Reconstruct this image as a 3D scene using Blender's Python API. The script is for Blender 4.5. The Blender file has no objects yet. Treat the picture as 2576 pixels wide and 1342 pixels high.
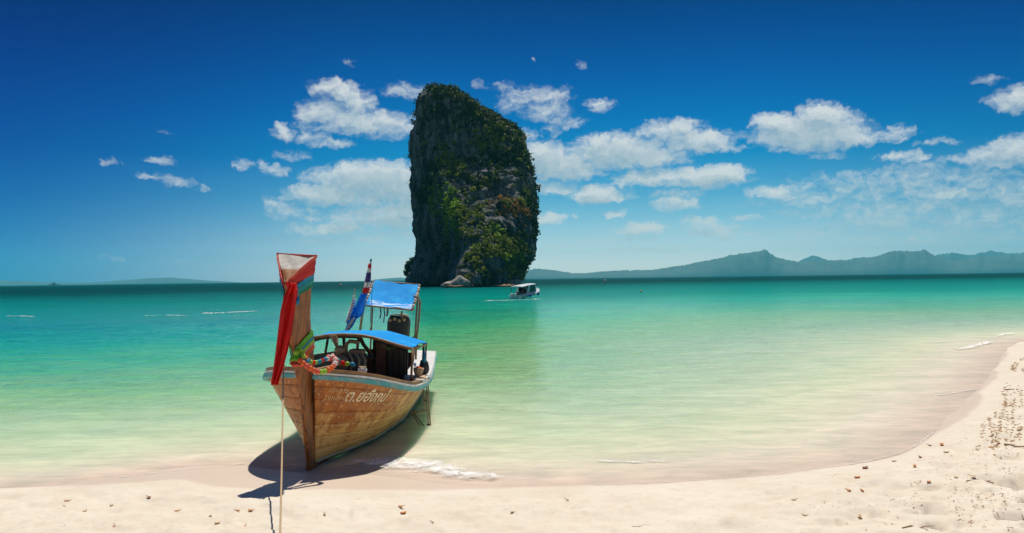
import bpy, math, random
import numpy as np
from mathutils import Vector, Matrix

random.seed(11)
RNG = np.random.default_rng(11)
R = math.radians
scene = bpy.context.scene
COL = scene.collection

# ------------------------------------------------------------------ camera
CAM_H = 2.6
FPX, CX, CY = 2022.0, 1288.0, 671.0          # focal length and centre in photo units (2576 x 1342)
SLOPE = 0.0132
ROLL = math.atan(SLOPE)
PITCH = math.atan((702.0 - CY) / FPX)
cam_f = Vector((0, math.cos(PITCH), math.sin(PITCH)))
r0 = Vector((1, 0, 0)); u0 = Vector((0, -math.sin(PITCH), math.cos(PITCH)))
cam_r = r0 * math.cos(ROLL) - u0 * math.sin(ROLL)
cam_u = u0 * math.cos(ROLL) + r0 * math.sin(ROLL)
cam_data = bpy.data.cameras.new("camera")
cam = bpy.data.objects.new("camera", cam_data); COL.objects.link(cam)
m = Matrix((cam_r, cam_u, -cam_f)).transposed().to_4x4(); m.translation = Vector((0, 0, CAM_H))
cam.matrix_world = m
cam_data.sensor_width = 36.0
cam_data.lens = FPX / 2576.0 * 36.0
cam_data.clip_end = 60000.0
scene.camera = cam

def ray(x, y):
    return cam_f + cam_r * ((x - CX) / FPX) - cam_u * ((y - CY) / FPX)
def G(x, y, z=0.0):
    d = ray(x, y); k = (z - CAM_H) / d.z
    return Vector((d.x * k, d.y * k, z))
def P(x, y, Y):
    d = ray(x, y); k = Y / d.y
    return Vector((d.x * k, Y, CAM_H + d.z * k))
CO = np.array((0, 0, CAM_H)); CF = np.array(cam_f); CR = np.array(cam_r); CU = np.array(cam_u)
def project(pts):
    d = np.asarray(pts) - CO
    w = d @ CF
    return np.stack([CX + FPX * (d @ CR) / w, CY - FPX * (d @ CU) / w], 1)

# ------------------------------------------------------------------ sun, exposure
SUN_EL, SUN_AZ = R(66.0), R(5.0)            # azimuth measured from +Y towards +X
sun_dir = Vector((math.cos(SUN_EL) * math.sin(SUN_AZ), math.cos(SUN_EL) * math.cos(SUN_AZ), math.sin(SUN_EL)))
sd = bpy.data.lights.new("sun", 'SUN'); sd.energy = 4.8; sd.angle = R(0.53); sd.color = (1.0, 0.95, 0.87)
sun = bpy.data.objects.new("sun", sd); COL.objects.link(sun)
sun.rotation_euler = (-sun_dir).to_track_quat('-Z', 'Y').to_euler()
vs = scene.view_settings
vs.view_transform = 'Standard'; vs.look = 'None'; vs.exposure = 0.0; vs.gamma = 1.0; vs.use_curve_mapping = False
scene.render.engine = 'CYCLES'
scene.cycles.use_denoising = True
scene.cycles.max_bounces = 8
scene.cycles.transparent_max_bounces = 16
scene.cycles.volume_bounces = 0
scene.cycles.sample_clamp_indirect = 6.0

# ------------------------------------------------------------------ world: Nishita sky with clouds set by direction
SKY_STRENGTH = 0.1
world = bpy.data.worlds.new("World"); scene.world = world; world.use_nodes = True
wt = world.node_tree
for n in list(wt.nodes): wt.nodes.remove(n)

def N(t, typ, **kw):
    n = t.nodes.new(typ)
    for k, v in kw.items(): setattr(n, k, v)
    return n
def setin(t, n, i, v):
    if isinstance(v, bpy.types.NodeSocket): t.links.new(v, n.inputs[i])
    elif v is not None: n.inputs[i].default_value = v
def math_n(t, op, a, b=None, c=None, clamp=False):
    n = N(t, 'ShaderNodeMath', operation=op); n.use_clamp = clamp
    setin(t, n, 0, a); setin(t, n, 1, b); setin(t, n, 2, c)
    return n.outputs[0]
def vmath(t, op, a, b=None, out=0):
    n = N(t, 'ShaderNodeVectorMath', operation=op)
    setin(t, n, 0, a); setin(t, n, 1, b)
    return n.outputs[out]
def noise(t, vec, scale, detail=5.0, rough=0.55, lac=2.0, dist=0.0):
    n = N(t, 'ShaderNodeTexNoise')
    if vec is not None: t.links.new(vec, n.inputs['Vector'])
    n.inputs['Scale'].default_value = scale; n.inputs['Detail'].default_value = detail
    n.inputs['Roughness'].default_value = rough; n.inputs['Lacunarity'].default_value = lac
    n.inputs['Distortion'].default_value = dist
    return n
def ramp(t, fac, stops, interp='LINEAR'):
    n = N(t, 'ShaderNodeValToRGB'); cr = n.color_ramp; cr.interpolation = interp
    while len(cr.elements) > 1: cr.elements.remove(cr.elements[0])
    for i, (p, c) in enumerate(stops):
        e = cr.elements[0] if i == 0 else cr.elements.new(p)
        e.position = p; e.color = (*c, 1.0) if len(c) == 3 else c
    t.links.new(fac, n.inputs[0])
    return n.outputs[0]
def maprange(t, v, a, b, c=0.0, d=1.0, mode='LINEAR'):
    n = N(t, 'ShaderNodeMapRange', interpolation_type=mode)
    setin(t, n, 0, v); setin(t, n, 1, a); setin(t, n, 2, b); setin(t, n, 3, c); setin(t, n, 4, d)
    return n.outputs[0]
def mixc(t, fac, a, b, blend='MIX'):
    n = N(t, 'ShaderNodeMix', data_type='RGBA', blend_type=blend)
    setin(t, n, 0, fac)
    for i, v in ((6, a), (7, b)):
        if isinstance(v, bpy.types.NodeSocket): t.links.new(v, n.inputs[i])
        else: n.inputs[i].default_value = (*v, 1.0) if len(v) == 3 else v
    return n.outputs[2]
def combine(t, x, y, z):
    n = N(t, 'ShaderNodeCombineXYZ'); setin(t, n, 0, x); setin(t, n, 1, y); setin(t, n, 2, z)
    return n.outputs[0]

# clouds: (x, y, rx, ry, strength) in photo units, turned into sky directions
CLOUDS = [
 (830,222,42,18,.85),(870,235,45,22,.95),(903,268,34,30,.95),(935,312,105,26,1.0),(815,283,52,28,.9),(870,298,60,24,.9),(1000,312,62,14,.8),(835,318,62,16,.7),(955,342,50,10,.5),
 (718,333,26,16,.85),(780,343,40,14,.7),(828,362,40,12,.7),(1025,228,50,17,.6),(735,389,42,12,.42),(612,413,20,14,.5),(660,412,16,14,.6),(690,430,30,12,.7),
 (930,450,112,34,1.25),(995,462,75,42,1.2),(845,490,105,22,1.2),(900,508,60,12,.9),(970,490,90,14,1.0),(880,440,45,26,1.1),(1040,470,60,34,1.1),
 (706,524,34,26,.62),(745,537,28,12,.45),(1000,540,80,30,1.1),(1030,520,50,22,1.1),(905,548,70,22,.85),(830,577,100,14,.75),(785,527,24,10,.6),(780,551,22,12,.55),(930,603,50,9,.62),(1010,590,80,14,.6),(800,605,60,8,.42),
 (1350,243,70,22,.68),(1375,275,55,26,.66),(1420,307,42,14,.6),(1262,218,30,12,.48),(1385,325,24,18,.45),(1300,262,40,18,.5),(1505,268,28,16,.62),(1208,214,15,7,.38),(1343,157,7,4,.30),(1455,163,12,10,.38),(880,158,16,8,.26),
 (1327,347,20,16,.7),(1370,405,70,36,1.25),(1435,420,70,28,1.15),(1545,380,100,34,1.2),(1620,398,85,24,1.1),(1690,328,66,22,1.0),(1750,355,90,24,1.0),(1660,316,34,14,.8),(1825,372,55,9,.65),(1510,352,50,12,.9),
 (1395,470,58,14,.8),(1655,447,86,18,1.1),(1735,443,40,20,1.0),(1795,443,70,25,1.25),(1690,462,150,8,.8),(1500,490,60,16,1.2),(1535,500,40,9,1.0),(1485,478,22,10,1.1),(1705,490,58,10,.62),(1700,513,48,15,.9),
 (1370,548,42,13,.95),(1543,538,30,8,.95),(1615,573,48,14,1.0),(1550,575,16,8,.6),(1447,545,10,6,.5),(1760,558,38,11,.9),(1800,580,62,13,.8),(1870,548,32,9,.7),(1840,590,60,8,.5),(1560,600,70,8,.45),
 (2040,335,118,34,1.25),(2060,288,36,30,1.2),(2095,310,45,30,1.1),(2140,348,62,20,1.1),(1950,308,52,20,1.1),(1985,325,60,26,1.1),(2030,375,75,10,.75),(2080,390,40,8,.5),
 (2250,338,36,16,.72),(2268,393,44,13,.9),(2310,400,36,10,.8),(2370,356,46,9,.45),(2548,250,52,28,1.0),(2478,200,34,10,.5),(2505,250,30,8,.45),
 (2560,380,80,30,1.0),(2495,385,50,20,.8),(2440,400,45,14,.6),(2520,412,90,16,.7),(1955,482,62,13,.85),(1985,493,80,7,.7),
 (2120,462,150,26,.45),(2300,440,110,30,.5),(2220,470,200,34,.52),(2390,487,90,18,.72),(2450,455,110,30,.55),(2520,490,120,34,.55),(2240,545,190,36,.5),(2080,530,120,22,.42),(2440,560,170,40,.45),(2330,520,160,22,.55),(2140,500,240,10,.55),(2330,600,240,26,.36),(2050,590,120,16,.36),
 (287,405,17,8,.5),(402,405,34,9,.52),(392,447,42,8,.52),(452,459,38,10,.56),(518,470,11,8,.42),(285,650,26,6,.55),(430,655,40,6,.36),(1480,615,90,8,.4),(1640,625,120,7,.35),(420,342,16,7,.26),
]
def azel(d):
    return math.atan2(d.x, d.y), math.atan2(d.z, math.hypot(d.x, d.y))

grp = bpy.data.node_groups.new("cloud_density", 'ShaderNodeTree')
grp.interface.new_socket("Vector", in_out='INPUT', socket_type='NodeSocketVector')
grp.interface.new_socket("Density", in_out='OUTPUT', socket_type='NodeSocketFloat')
gi = N(grp, 'NodeGroupInput'); go = N(grp, 'NodeGroupOutput')
pv = gi.outputs[0]
warp = noise(grp, pv, 34.0, 3.0, 0.55).outputs['Color']
w1 = vmath(grp, 'SUBTRACT', warp, (0.5, 0.5, 0.5))
w2 = vmath(grp, 'MULTIPLY', w1, (0.034, 0.016, 0.0))
warpb = noise(grp, pv, 110.0, 4.0, 0.6).outputs['Color']
w3_ = vmath(grp, 'MULTIPLY', vmath(grp, 'SUBTRACT', warpb, (0.5, 0.5, 0.5)), (0.022, 0.012, 0.0))
p2 = vmath(grp, 'ADD', vmath(grp, 'ADD', pv, w2), w3_)
acc = None
for (x, y, rx, ry, s) in CLOUDS:
    a, e = azel(ray(x, y)); a1, _ = azel(ray(x + rx, y)); _, e1 = azel(ray(x, y - ry))
    q = vmath(grp, 'SUBTRACT', p2, (a, e, 0))
    q = vmath(grp, 'MULTIPLY', q, (0.62 / (a1 - a), 0.62 / (e1 - e), 0))
    l2 = vmath(grp, 'DOT_PRODUCT', q, q, out=1)
    v = math_n(grp, 'MULTIPLY_ADD', l2, -s, s)
    acc = math_n(grp, 'MAXIMUM', v, 0.0) if acc is None else math_n(grp, 'MAXIMUM', v, acc)
# clouds of the same kind go on all round outside the frame
sep = N(grp, 'ShaderNodeSeparateXYZ'); grp.links.new(pv, sep.inputs[0])
side = maprange(grp, math_n(grp, 'ABSOLUTE', sep.outputs[0]), 0.60, 0.75)
big = noise(grp, vmath(grp, 'MULTIPLY', pv, (5.0, 11.0, 1.0)), 1.0, 2.0, 0.5).outputs['Fac']
bigd = maprange(grp, big, 0.56, 0.72, 0.0, 1.2)
band = maprange(grp, sep.outputs[1], 0.75, 0.35)
acc = math_n(grp, 'MAXIMUM', acc, math_n(grp, 'MULTIPLY', math_n(grp, 'MULTIPLY', bigd, side), band))
fbh = noise(grp, vmath(grp, 'MULTIPLY', p2, (1.0, 1.5, 1.0)), 66.0, 8.0, 0.58).outputs['Fac']
fbl = noise(grp, vmath(grp, 'MULTIPLY', p2, (1.0, 2.6, 1.0)), 20.0, 4.0, 0.55).outputs['Fac']
fb = math_n(grp, 'ADD', math_n(grp, 'MULTIPLY', fbh, .74), math_n(grp, 'MULTIPLY', fbl, .26))
fb2 = math_n(grp, 'MULTIPLY_ADD', fb, 2.15, -1.06)
amt = math_n(grp, 'MULTIPLY', fb2, maprange(grp, acc, 0.0, 0.25))
dens = math_n(grp, 'ADD', acc, amt)
grp.links.new(dens, go.inputs[0])

tc = N(wt, 'ShaderNodeTexCoord'); dirv = tc.outputs['Generated']
sx = N(wt, 'ShaderNodeSeparateXYZ'); wt.links.new(dirv, sx.inputs[0])
az = math_n(wt, 'ARCTAN2', sx.outputs[0], sx.outputs[1])
hyp = math_n(wt, 'SQRT', math_n(wt, 'ADD', math_n(wt, 'MULTIPLY', sx.outputs[0], sx.outputs[0]), math_n(wt, 'MULTIPLY', sx.outputs[1], sx.outputs[1])))
el = math_n(wt, 'ARCTAN2', sx.outputs[2], hyp)
pvec = combine(wt, az, el, 0.0)
g1 = N(wt, 'ShaderNodeGroup'); g1.node_tree = grp; wt.links.new(pvec, g1.inputs[0])
g2 = N(wt, 'ShaderNodeGroup'); g2.node_tree = grp
wt.links.new(vmath(wt, 'ADD', pvec, (0.004, 0.014, 0.0)), g2.inputs[0])
alpha = maprange(wt, g1.outputs[0], 0.04, 1.12, 0.0, 1.0, 'SMOOTHSTEP')
sky = N(wt, 'ShaderNodeTexSky', sky_type='NISHITA'); sky.sun_disc = False
sky.sun_elevation = SUN_EL; sky.sun_rotation = SUN_AZ
sky.air_density = 1.0; sky.dust_density = 0.6; sky.ozone_density = 3.0
# deep, polarised tropical sky: colour response by elevation; zenith lightened as added neutral fill
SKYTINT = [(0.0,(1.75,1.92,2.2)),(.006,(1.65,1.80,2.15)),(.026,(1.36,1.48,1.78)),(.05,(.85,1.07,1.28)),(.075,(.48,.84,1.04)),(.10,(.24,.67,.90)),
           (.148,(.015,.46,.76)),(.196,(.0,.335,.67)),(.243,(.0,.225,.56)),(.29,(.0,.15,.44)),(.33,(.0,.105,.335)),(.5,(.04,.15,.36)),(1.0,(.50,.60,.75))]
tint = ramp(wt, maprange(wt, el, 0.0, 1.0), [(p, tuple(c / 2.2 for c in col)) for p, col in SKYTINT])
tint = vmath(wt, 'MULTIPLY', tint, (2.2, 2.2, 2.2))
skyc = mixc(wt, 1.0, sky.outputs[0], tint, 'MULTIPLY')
# polarised sky: darker and bluer away from the sun's bearing, a slow swing round the whole horizon
pol = maprange(wt, math_n(wt, 'SINE', math_n(wt, 'SUBTRACT', az, 0.12)), -0.70, -0.20, 0.0, 1.0, 'SMOOTHSTEP')
skyc = mixc(wt, pol, mixc(wt, 1.0, skyc, (.02, .24, .64), 'MULTIPLY'), skyc)
right_vignette = maprange(wt, math_n(wt, 'SINE', az), 0.22, 0.62, 0.0, 1.0, 'SMOOTHSTEP')  # lens vignetting put into the sky colour on the right
skyc = mixc(wt, right_vignette, skyc, mixc(wt, 1.0, skyc, (.55, .70, .82), 'MULTIPLY'))
lit = maprange(wt, g2.outputs[0], 0.15, 1.25, 1.0, 0.0)
cbright = (7.3, 7.7, 7.7); cdark = (3.9, 5.1, 5.8)
cloudc = mixc(wt, lit, cdark, cbright)
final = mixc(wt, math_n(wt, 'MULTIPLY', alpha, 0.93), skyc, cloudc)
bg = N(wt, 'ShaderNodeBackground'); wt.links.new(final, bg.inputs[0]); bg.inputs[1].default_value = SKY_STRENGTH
wo = N(wt, 'ShaderNodeOutputWorld'); wt.links.new(bg.outputs[0], wo.inputs[0])
world.cycles.sampling_method = 'MANUAL'; world.cycles.sample_map_resolution = 1024

# ------------------------------------------------------------------ numpy noise
_perm = RNG.permutation(512).astype(np.int64)
_val = RNG.random(512)
def _h(ix, iy, iz): return _val[_perm[(_perm[(_perm[ix & 511] + iy) & 511] + iz) & 511]]
def vnoise(x, y, z=0.0):
    x = np.asarray(x, float); y = np.asarray(y, float); z = np.zeros_like(x) + z
    ix, iy, iz = np.floor(x).astype(np.int64), np.floor(y).astype(np.int64), np.floor(z).astype(np.int64)
    fx, fy, fz = x - ix, y - iy, z - iz
    fx, fy, fz = (f * f * (3 - 2 * f) for f in (fx, fy, fz))
    o = 0
    for dx in (0, 1):
        for dy in (0, 1):
            for dz in (0, 1):
                o = o + _h(ix + dx, iy + dy, iz + dz) * (fx if dx else 1 - fx) * (fy if dy else 1 - fy) * (fz if dz else 1 - fz)
    return o * 2 - 1
def fbm(x, y, z=0.0, o=4, g=0.5):
    a, s, t = 1.0, 1.0, 0
    for k in range(o):
        t = t + a * vnoise(x * s + 17.3 * k, y * s - 9.1 * k, np.asarray(z) * s + 3.7 * k); a *= g; s *= 2.03
    return t
def sstep(a, b, x):
    t = np.clip((np.asarray(x, float) - a) / (b - a), 0, 1); return t * t * (3 - 2 * t)

# ------------------------------------------------------------------ mesh builder
def new_mesh(name, V, F, mats, parent=None, smooth=True, fm=None, attrs=None):
    me = bpy.data.meshes.new(name)
    me.from_pydata([tuple(v) for v in V], [], F)
    for mt in (mats if isinstance(mats, (list, tuple)) else [mats]): me.materials.append(mt)
    if smooth: me.polygons.foreach_set('use_smooth', [True] * len(me.polygons))
    if fm is not None: me.polygons.foreach_set('material_index', fm)
    for k, a in (attrs or {}).items():
        a = np.asarray(a, np.float32)
        if a.ndim == 1:
            at = me.attributes.new(k, 'FLOAT', 'POINT'); at.data.foreach_set('value', a)
        else:
            at = me.attributes.new(k, 'FLOAT_COLOR', 'POINT'); at.data.foreach_set('color', np.c_[a, np.ones(len(a))].ravel().astype(np.float32))
    me.update()
    o = bpy.data.objects.new(name, me); COL.objects.link(o)
    if parent is not None: o.parent = parent
    return o
def tag(o, label=None, cat=None, group=None, kind=None):
    for k, v in (('label', label), ('category', cat), ('group', group), ('kind', kind)):
        if v: o[k] = v
    return o
def thing(name, label, cat, loc=(0, 0, 0), rot=(0, 0, 0), group=None):
    o = bpy.data.objects.new(name, None); COL.objects.link(o)
    o.location = loc; o.rotation_euler = rot; o.empty_display_size = 0.2
    return tag(o, label, cat, group)

class MB:
    def __init__(s): s.V, s.F, s.M = [], [], []
    def add(s, V, F, mi=0):
        b = len(s.V); s.V += [tuple(v) for v in V]
        for f in F: s.F.append(tuple(b + i for i in f)); s.M.append(mi)
        return s
    def box(s, c, size, rot=None, mi=0, taper=1.0):
        h = [x / 2 for x in size]; V = []
        for z in (-1, 1):
            k = taper if z > 0 else 1.0
            for x, y in ((-1, -1), (1, -1), (1, 1), (-1, 1)):
                v = Vector((x * h[0] * k, y * h[1] * k, z * h[2]))
                if rot is not None: v = rot @ v
                V.append(v + Vector(c))
        return s.add(V, [(3, 2, 1, 0), (4, 5, 6, 7), (0, 1, 5, 4), (1, 2, 6, 5), (2, 3, 7, 6), (3, 0, 4, 7)], mi)
    def beam(s, a, b, w, h, mi=0, up=(0, 0, 1)):
        a, b = Vector(a), Vector(b); d = (b - a).normalized(); u = Vector(up)
        x = d.cross(u)
        if x.length < 1e-3: x = d.cross(Vector((1, 0, 0)))
        x.normalize(); z = x.cross(d).normalized(); V = []
        for p in (a, b):
            for i, j in ((-1, -1), (1, -1), (1, 1), (-1, 1)): V.append(p + x * (i * w / 2) + z * (j * h / 2))
        return s.add(V, [(3, 2, 1, 0), (4, 5, 6, 7), (0, 1, 5, 4), (1, 2, 6, 5), (2, 3, 7, 6), (3, 0, 4, 7)], mi)
    def tube(s, pts, r, n=8, mi=0, closed=False):
        pts = [Vector(p) for p in pts]; L = len(pts)
        rs = r if isinstance(r, (list, tuple)) else [r] * L
        V, F = [], []; prev = None
        for i, p in enumerate(pts):
            if closed: d = pts[(i + 1) % L] - pts[i - 1]
            else: d = pts[min(i + 1, L - 1)] - pts[max(i - 1, 0)]
            d.normalize()
            if prev is None:
                x = d.cross(Vector((0, 0, 1)))
                if x.length < 1e-3: x = d.cross(Vector((1, 0, 0)))
            else: x = prev - d * prev.dot(d)
            x.normalize(); prev = x; y = d.cross(x)
            for k in range(n):
                a = 2 * math.pi * k / n; V.append(p + (x * math.cos(a) + y * math.sin(a)) * rs[i])
        for i in range(L if closed else L - 1):
            for k in range(n):
                a, b = i * n + k, i * n + (k + 1) % n; c = ((i + 1) % L) * n
                F.append((a, b, c + (k + 1) % n, c + k))
        if not closed:
            F.append(tuple(range(n))[::-1]); F.append(tuple((L - 1) * n + k for k in range(n)))
        return s.add(V, F, mi)
    def grid(s, rows, mi=0, closed_u=False):
        nr, nc = len(rows), len(rows[0]); V = [p for r in rows for p in r]; F = []
        for i in range(nr - 1):
            for j in range(nc if closed_u else nc - 1):
                j2 = (j + 1) % nc
                F.append((i * nc + j, i * nc + j2, (i + 1) * nc + j2, (i + 1) * nc + j))
        return s.add(V, F, mi)
    def loft(s, rings, mi=0, caps=True):
        n = len(rings[0]); b = len(rings)
        s.grid(rings, mi, True)
        base = len(s.V) - n * b
        if caps:
            s.F.append(tuple(base + k for k in range(n))[::-1]); s.M.append(mi)
            s.F.append(tuple(base + (b - 1) * n + k for k in range(n))); s.M.append(mi)
        return s
    def slab(s, rows, th, nrm, mi=0):
        # a sheet given as rows of points, with thickness along nrm (vector)
        nv = Vector(nrm); up = [[Vector(p) + nv * th for p in r] for r in rows]
        lo = [[Vector(p) for p in r] for r in rows]
        s.grid(up, mi); s.grid([r[::-1] for r in lo], mi)
        edge_lo = lo[0] + [r[-1] for r in lo[1:]] + lo[-1][::-1][1:] + [r[0] for r in lo[::-1][1:-1]]
        edge_up = up[0] + [r[-1] for r in up[1:]] + up[-1][::-1][1:] + [r[0] for r in up[::-1][1:-1]]
        s.grid([edge_lo, edge_up], mi, True)
        return s
    def ball(s, c, r, nu=10, nv=7, sc=(1, 1, 1), mi=0, jit=0.0):
        V, F = [], []
        for i in range(nv + 1):
            th = math.pi * i / nv
            for k in range(nu):
                ph = 2 * math.pi * k / nu; j = 1 + random.uniform(-jit, jit)
                V.append(Vector(c) + Vector((math.sin(th) * math.cos(ph) * sc[0], math.sin(th) * math.sin(ph) * sc[1], math.cos(th) * sc[2])) * r * j)
        for i in range(nv):
            for k in range(nu): F.append((i * nu + k, (i + 1) * nu + k, (i + 1) * nu + (k + 1) % nu, i * nu + (k + 1) % nu))
        return s.add(V, F, mi)
    def build(s, name, mats, parent=None, smooth=False):
        return new_mesh(name, s.V, s.F, mats, parent, smooth, s.M)
def bevel(o, w=0.006, seg=2):
    b = o.modifiers.new("bevel", 'BEVEL'); b.width = w; b.segments = seg; b.limit_method = 'ANGLE'; b.angle_limit = R(35)
    return o
def solid(o, th, offset=0.0):
    b = o.modifiers.new("thickness", 'SOLIDIFY'); b.thickness = th; b.offset = offset
    return o

# ------------------------------------------------------------------ materials
def newmat(name):
    mt = bpy.data.materials.new(name); mt.use_nodes = True
    t = mt.node_tree
    b = t.nodes.get('Principled BSDF')
    return mt, t, b
def pmat(name, c1, c2=None, scale=8.0, rough=0.6, stretch=(1, 1, 1), bump=0.15, spec=0.5, metal=0.0, lo=0.35, hi=0.65, trans=0.0, c3=None, scale3=2.0):
    mt, t, b = newmat(name)
    tcn = N(t, 'ShaderNodeTexCoord'); mp = vmath(t, 'MULTIPLY', tcn.outputs['Object'], stretch)
    nz = noise(t, mp, scale, 6.0, 0.62).outputs['Fac']
    c = mixc(t, maprange(t, nz, lo, hi), c1, c2 if c2 else tuple(x * 0.75 for x in c1))
    if c3:
        n3 = noise(t, tcn.outputs['Object'], scale3, 5.0, 0.6).outputs['Fac']
        c = mixc(t, maprange(t, n3, 0.5, 0.66), c, c3)
    t.links.new(c, b.inputs['Base Color'])
    b.inputs['Roughness'].default_value = rough; b.inputs['Metallic'].default_value = metal
    b.inputs['Specular IOR Level'].default_value = spec
    if bump:
        bn = N(t, 'ShaderNodeBump'); bn.inputs['Strength'].default_value = bump; bn.inputs['Distance'].default_value = 0.02
        t.links.new(nz, bn.inputs['Height']); t.links.new(bn.outputs[0], b.inputs['Normal'])
    if trans:
        tr = N(t, 'ShaderNodeBsdfTranslucent'); t.links.new(c, tr.inputs[0])
        mx = N(t, 'ShaderNodeMixShader'); mx.inputs[0].default_value = trans
        t.links.new(b.outputs[0], mx.inputs[1]); t.links.new(tr.outputs[0], mx.inputs[2])
        t.links.new(mx.outputs[0], t.nodes['Material Output'].inputs[0])
    return mt

M = {}
M['dark_wood'] = pmat('dark_wood', (.055, .033, .018), (.03, .018, .011), 9, .7, (1, .15, 1))
M['brown_wood'] = pmat('brown_wood', (.26, .12, .045), (.14, .06, .022), 10, .6, (1, .15, 1))
M['cap_wood'] = pmat('cap_wood', (.34, .18, .07), (.2, .095, .035), 10, .6, (1, .15, 1))
M['prow_wood'] = pmat('prow_wood', (.38, .125, .022), (.13, .038, .010), 6, .42, (5, 5, .3), .2, .45, c3=(.32, .15, .055), scale3=2.6, lo=.4, hi=.6)
M['red_board'] = pmat('red_board', (.16, .055, .025), (.09, .03, .015), 8, .6, (4, 4, .3))
M['tan_wood'] = pmat('tan_wood', (.50, .33, .19), (.36, .22, .12), 9, .7)
M['endgrain'] = pmat('endgrain', (.62, .58, .50), (.47, .42, .34), 9, .8, (1, 1, 1), .3)
M['turquoise'] = pmat('turquoise_paint', (.035, .36, .40), (.07, .30, .31), 14, .5, bump=.1, c3=(.30, .36, .33), scale3=4)
M['white_paint'] = pmat('white_paint', (.74, .72, .68), (.55, .52, .47), 9, .5, bump=.08)
M['greystripe'] = pmat('pale_green_stripe', (.40, .42, .30), (.30, .27, .17), 12, .7)
M['red_bottom'] = pmat('red_bottom', (.22, .05, .02), (.13, .04, .02), 7, .6)
M['rust'] = pmat('rust_metal', (.20, .11, .06), (.33, .24, .16), 22, .6, metal=.2)
M['tan_metal'] = pmat('tan_metal', (.42, .33, .20), (.30, .2, .11), 20, .5, metal=.2)
M['black'] = pmat('black_rubber', (.018, .019, .018), (.03, .03, .028), 12, .6)
M['dark_grey'] = pmat('dark_grey', (.06, .065, .06), (.035, .035, .03), 12, .5)
M['tarp'] = pmat('blue_tarp', (.002, .31, .76), (.002, .28, .71), 3.2, .75, bump=.6, spec=.12, trans=.12, c3=(.02, .40, .80), scale3=2.6)
M['tarp_white'] = pmat('tarp_worn', (.62, .74, .84), (.30, .55, .80), 9, .5, (.5, 5, 5), bump=.1)
M['red_cloth'] = pmat('red_cloth', (.80, .010, .008), (.68, .008, .006), 14, .7, bump=.15, trans=.4)
M['red_wrap'] = pmat('red_wrap', (.58, .008, .010), (.45, .008, .010), 14, .6, bump=.15, trans=.12)
M['salmon'] = pmat('salmon_cloth', (.85, .16, .10), (.75, .10, .06), 14, .7, trans=.2)
M['blue_cloth'] = pmat('blue_cloth', (.01, .33, .50), (.01, .24, .42), 10, .6, trans=.15)
M['teal_cloth'] = pmat('teal_cloth', (.012, .36, .36), (.01, .27, .28), 10, .6, trans=.15)
M['green_cloth'] = pmat('green_cloth', (.15, .50, .03), (.10, .40, .03), 10, .6, trans=.2)
M['deepgreen_cloth'] = pmat('deep_green_cloth', (.015, .27, .13), (.01, .20, .10), 10, .6, trans=.15)
M['lime_cloth'] = pmat('lime_cloth', (.42, .66, .06), (.32, .55, .05), 10, .6, trans=.2)
M['orange_cloth'] = pmat('orange_cloth', (.85, .17, .03), (.75, .11, .03), 10, .6, trans=.2)
M['pink_cloth'] = pmat('pink_cloth', (.80, .28, .20), (.72, .20, .15), 10, .6, trans=.2)
M['white_cloth'] = pmat('white_cloth', (.86, .83, .80), (.76, .72, .68), 10, .7, trans=.3)
M['navy_cloth'] = pmat('navy_cloth', (.13, .09, .34), (.10, .07, .26), 10, .7, trans=.35)
M['flag_red'] = pmat('flag_red', (.75, .06, .05), (.65, .05, .04), 10, .7, trans=.35)
M['flag_blue'] = pmat('flag_blue', (.015, .38, .92), (.012, .31, .84), 10, .6, trans=.4)
M['rope'] = pmat('rope_fibre', (.56, .40, .22), (.40, .27, .13), 60, .8)
M['grey_cord'] = pmat('grey_cord', (.12, .14, .13), (.07, .08, .07), 40, .8)
M['leaf_green'] = pmat('leaf_green', (.12, .15, .02), (.08, .1, .015), 20, .6)
def worn_paint(name, c, thr):
    mt, t, b = newmat(name); tcn = N(t, 'ShaderNodeTexCoord')
    n_ = noise(t, tcn.outputs['Object'], 30.0, 5, .7).outputs['Fac']
    t.links.new(mixc(t, maprange(t, n_, thr, thr + .10), c, (.46, .20, .05)), b.inputs['Base Color']); b.inputs['Roughness'].default_value = .7
    return mt
M['letter'] = worn_paint('letter_paint', (.86, .72, .46), .52)
M['letter_worn'] = worn_paint('letter_paint_worn', (.74, .50, .24), .46)

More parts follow.
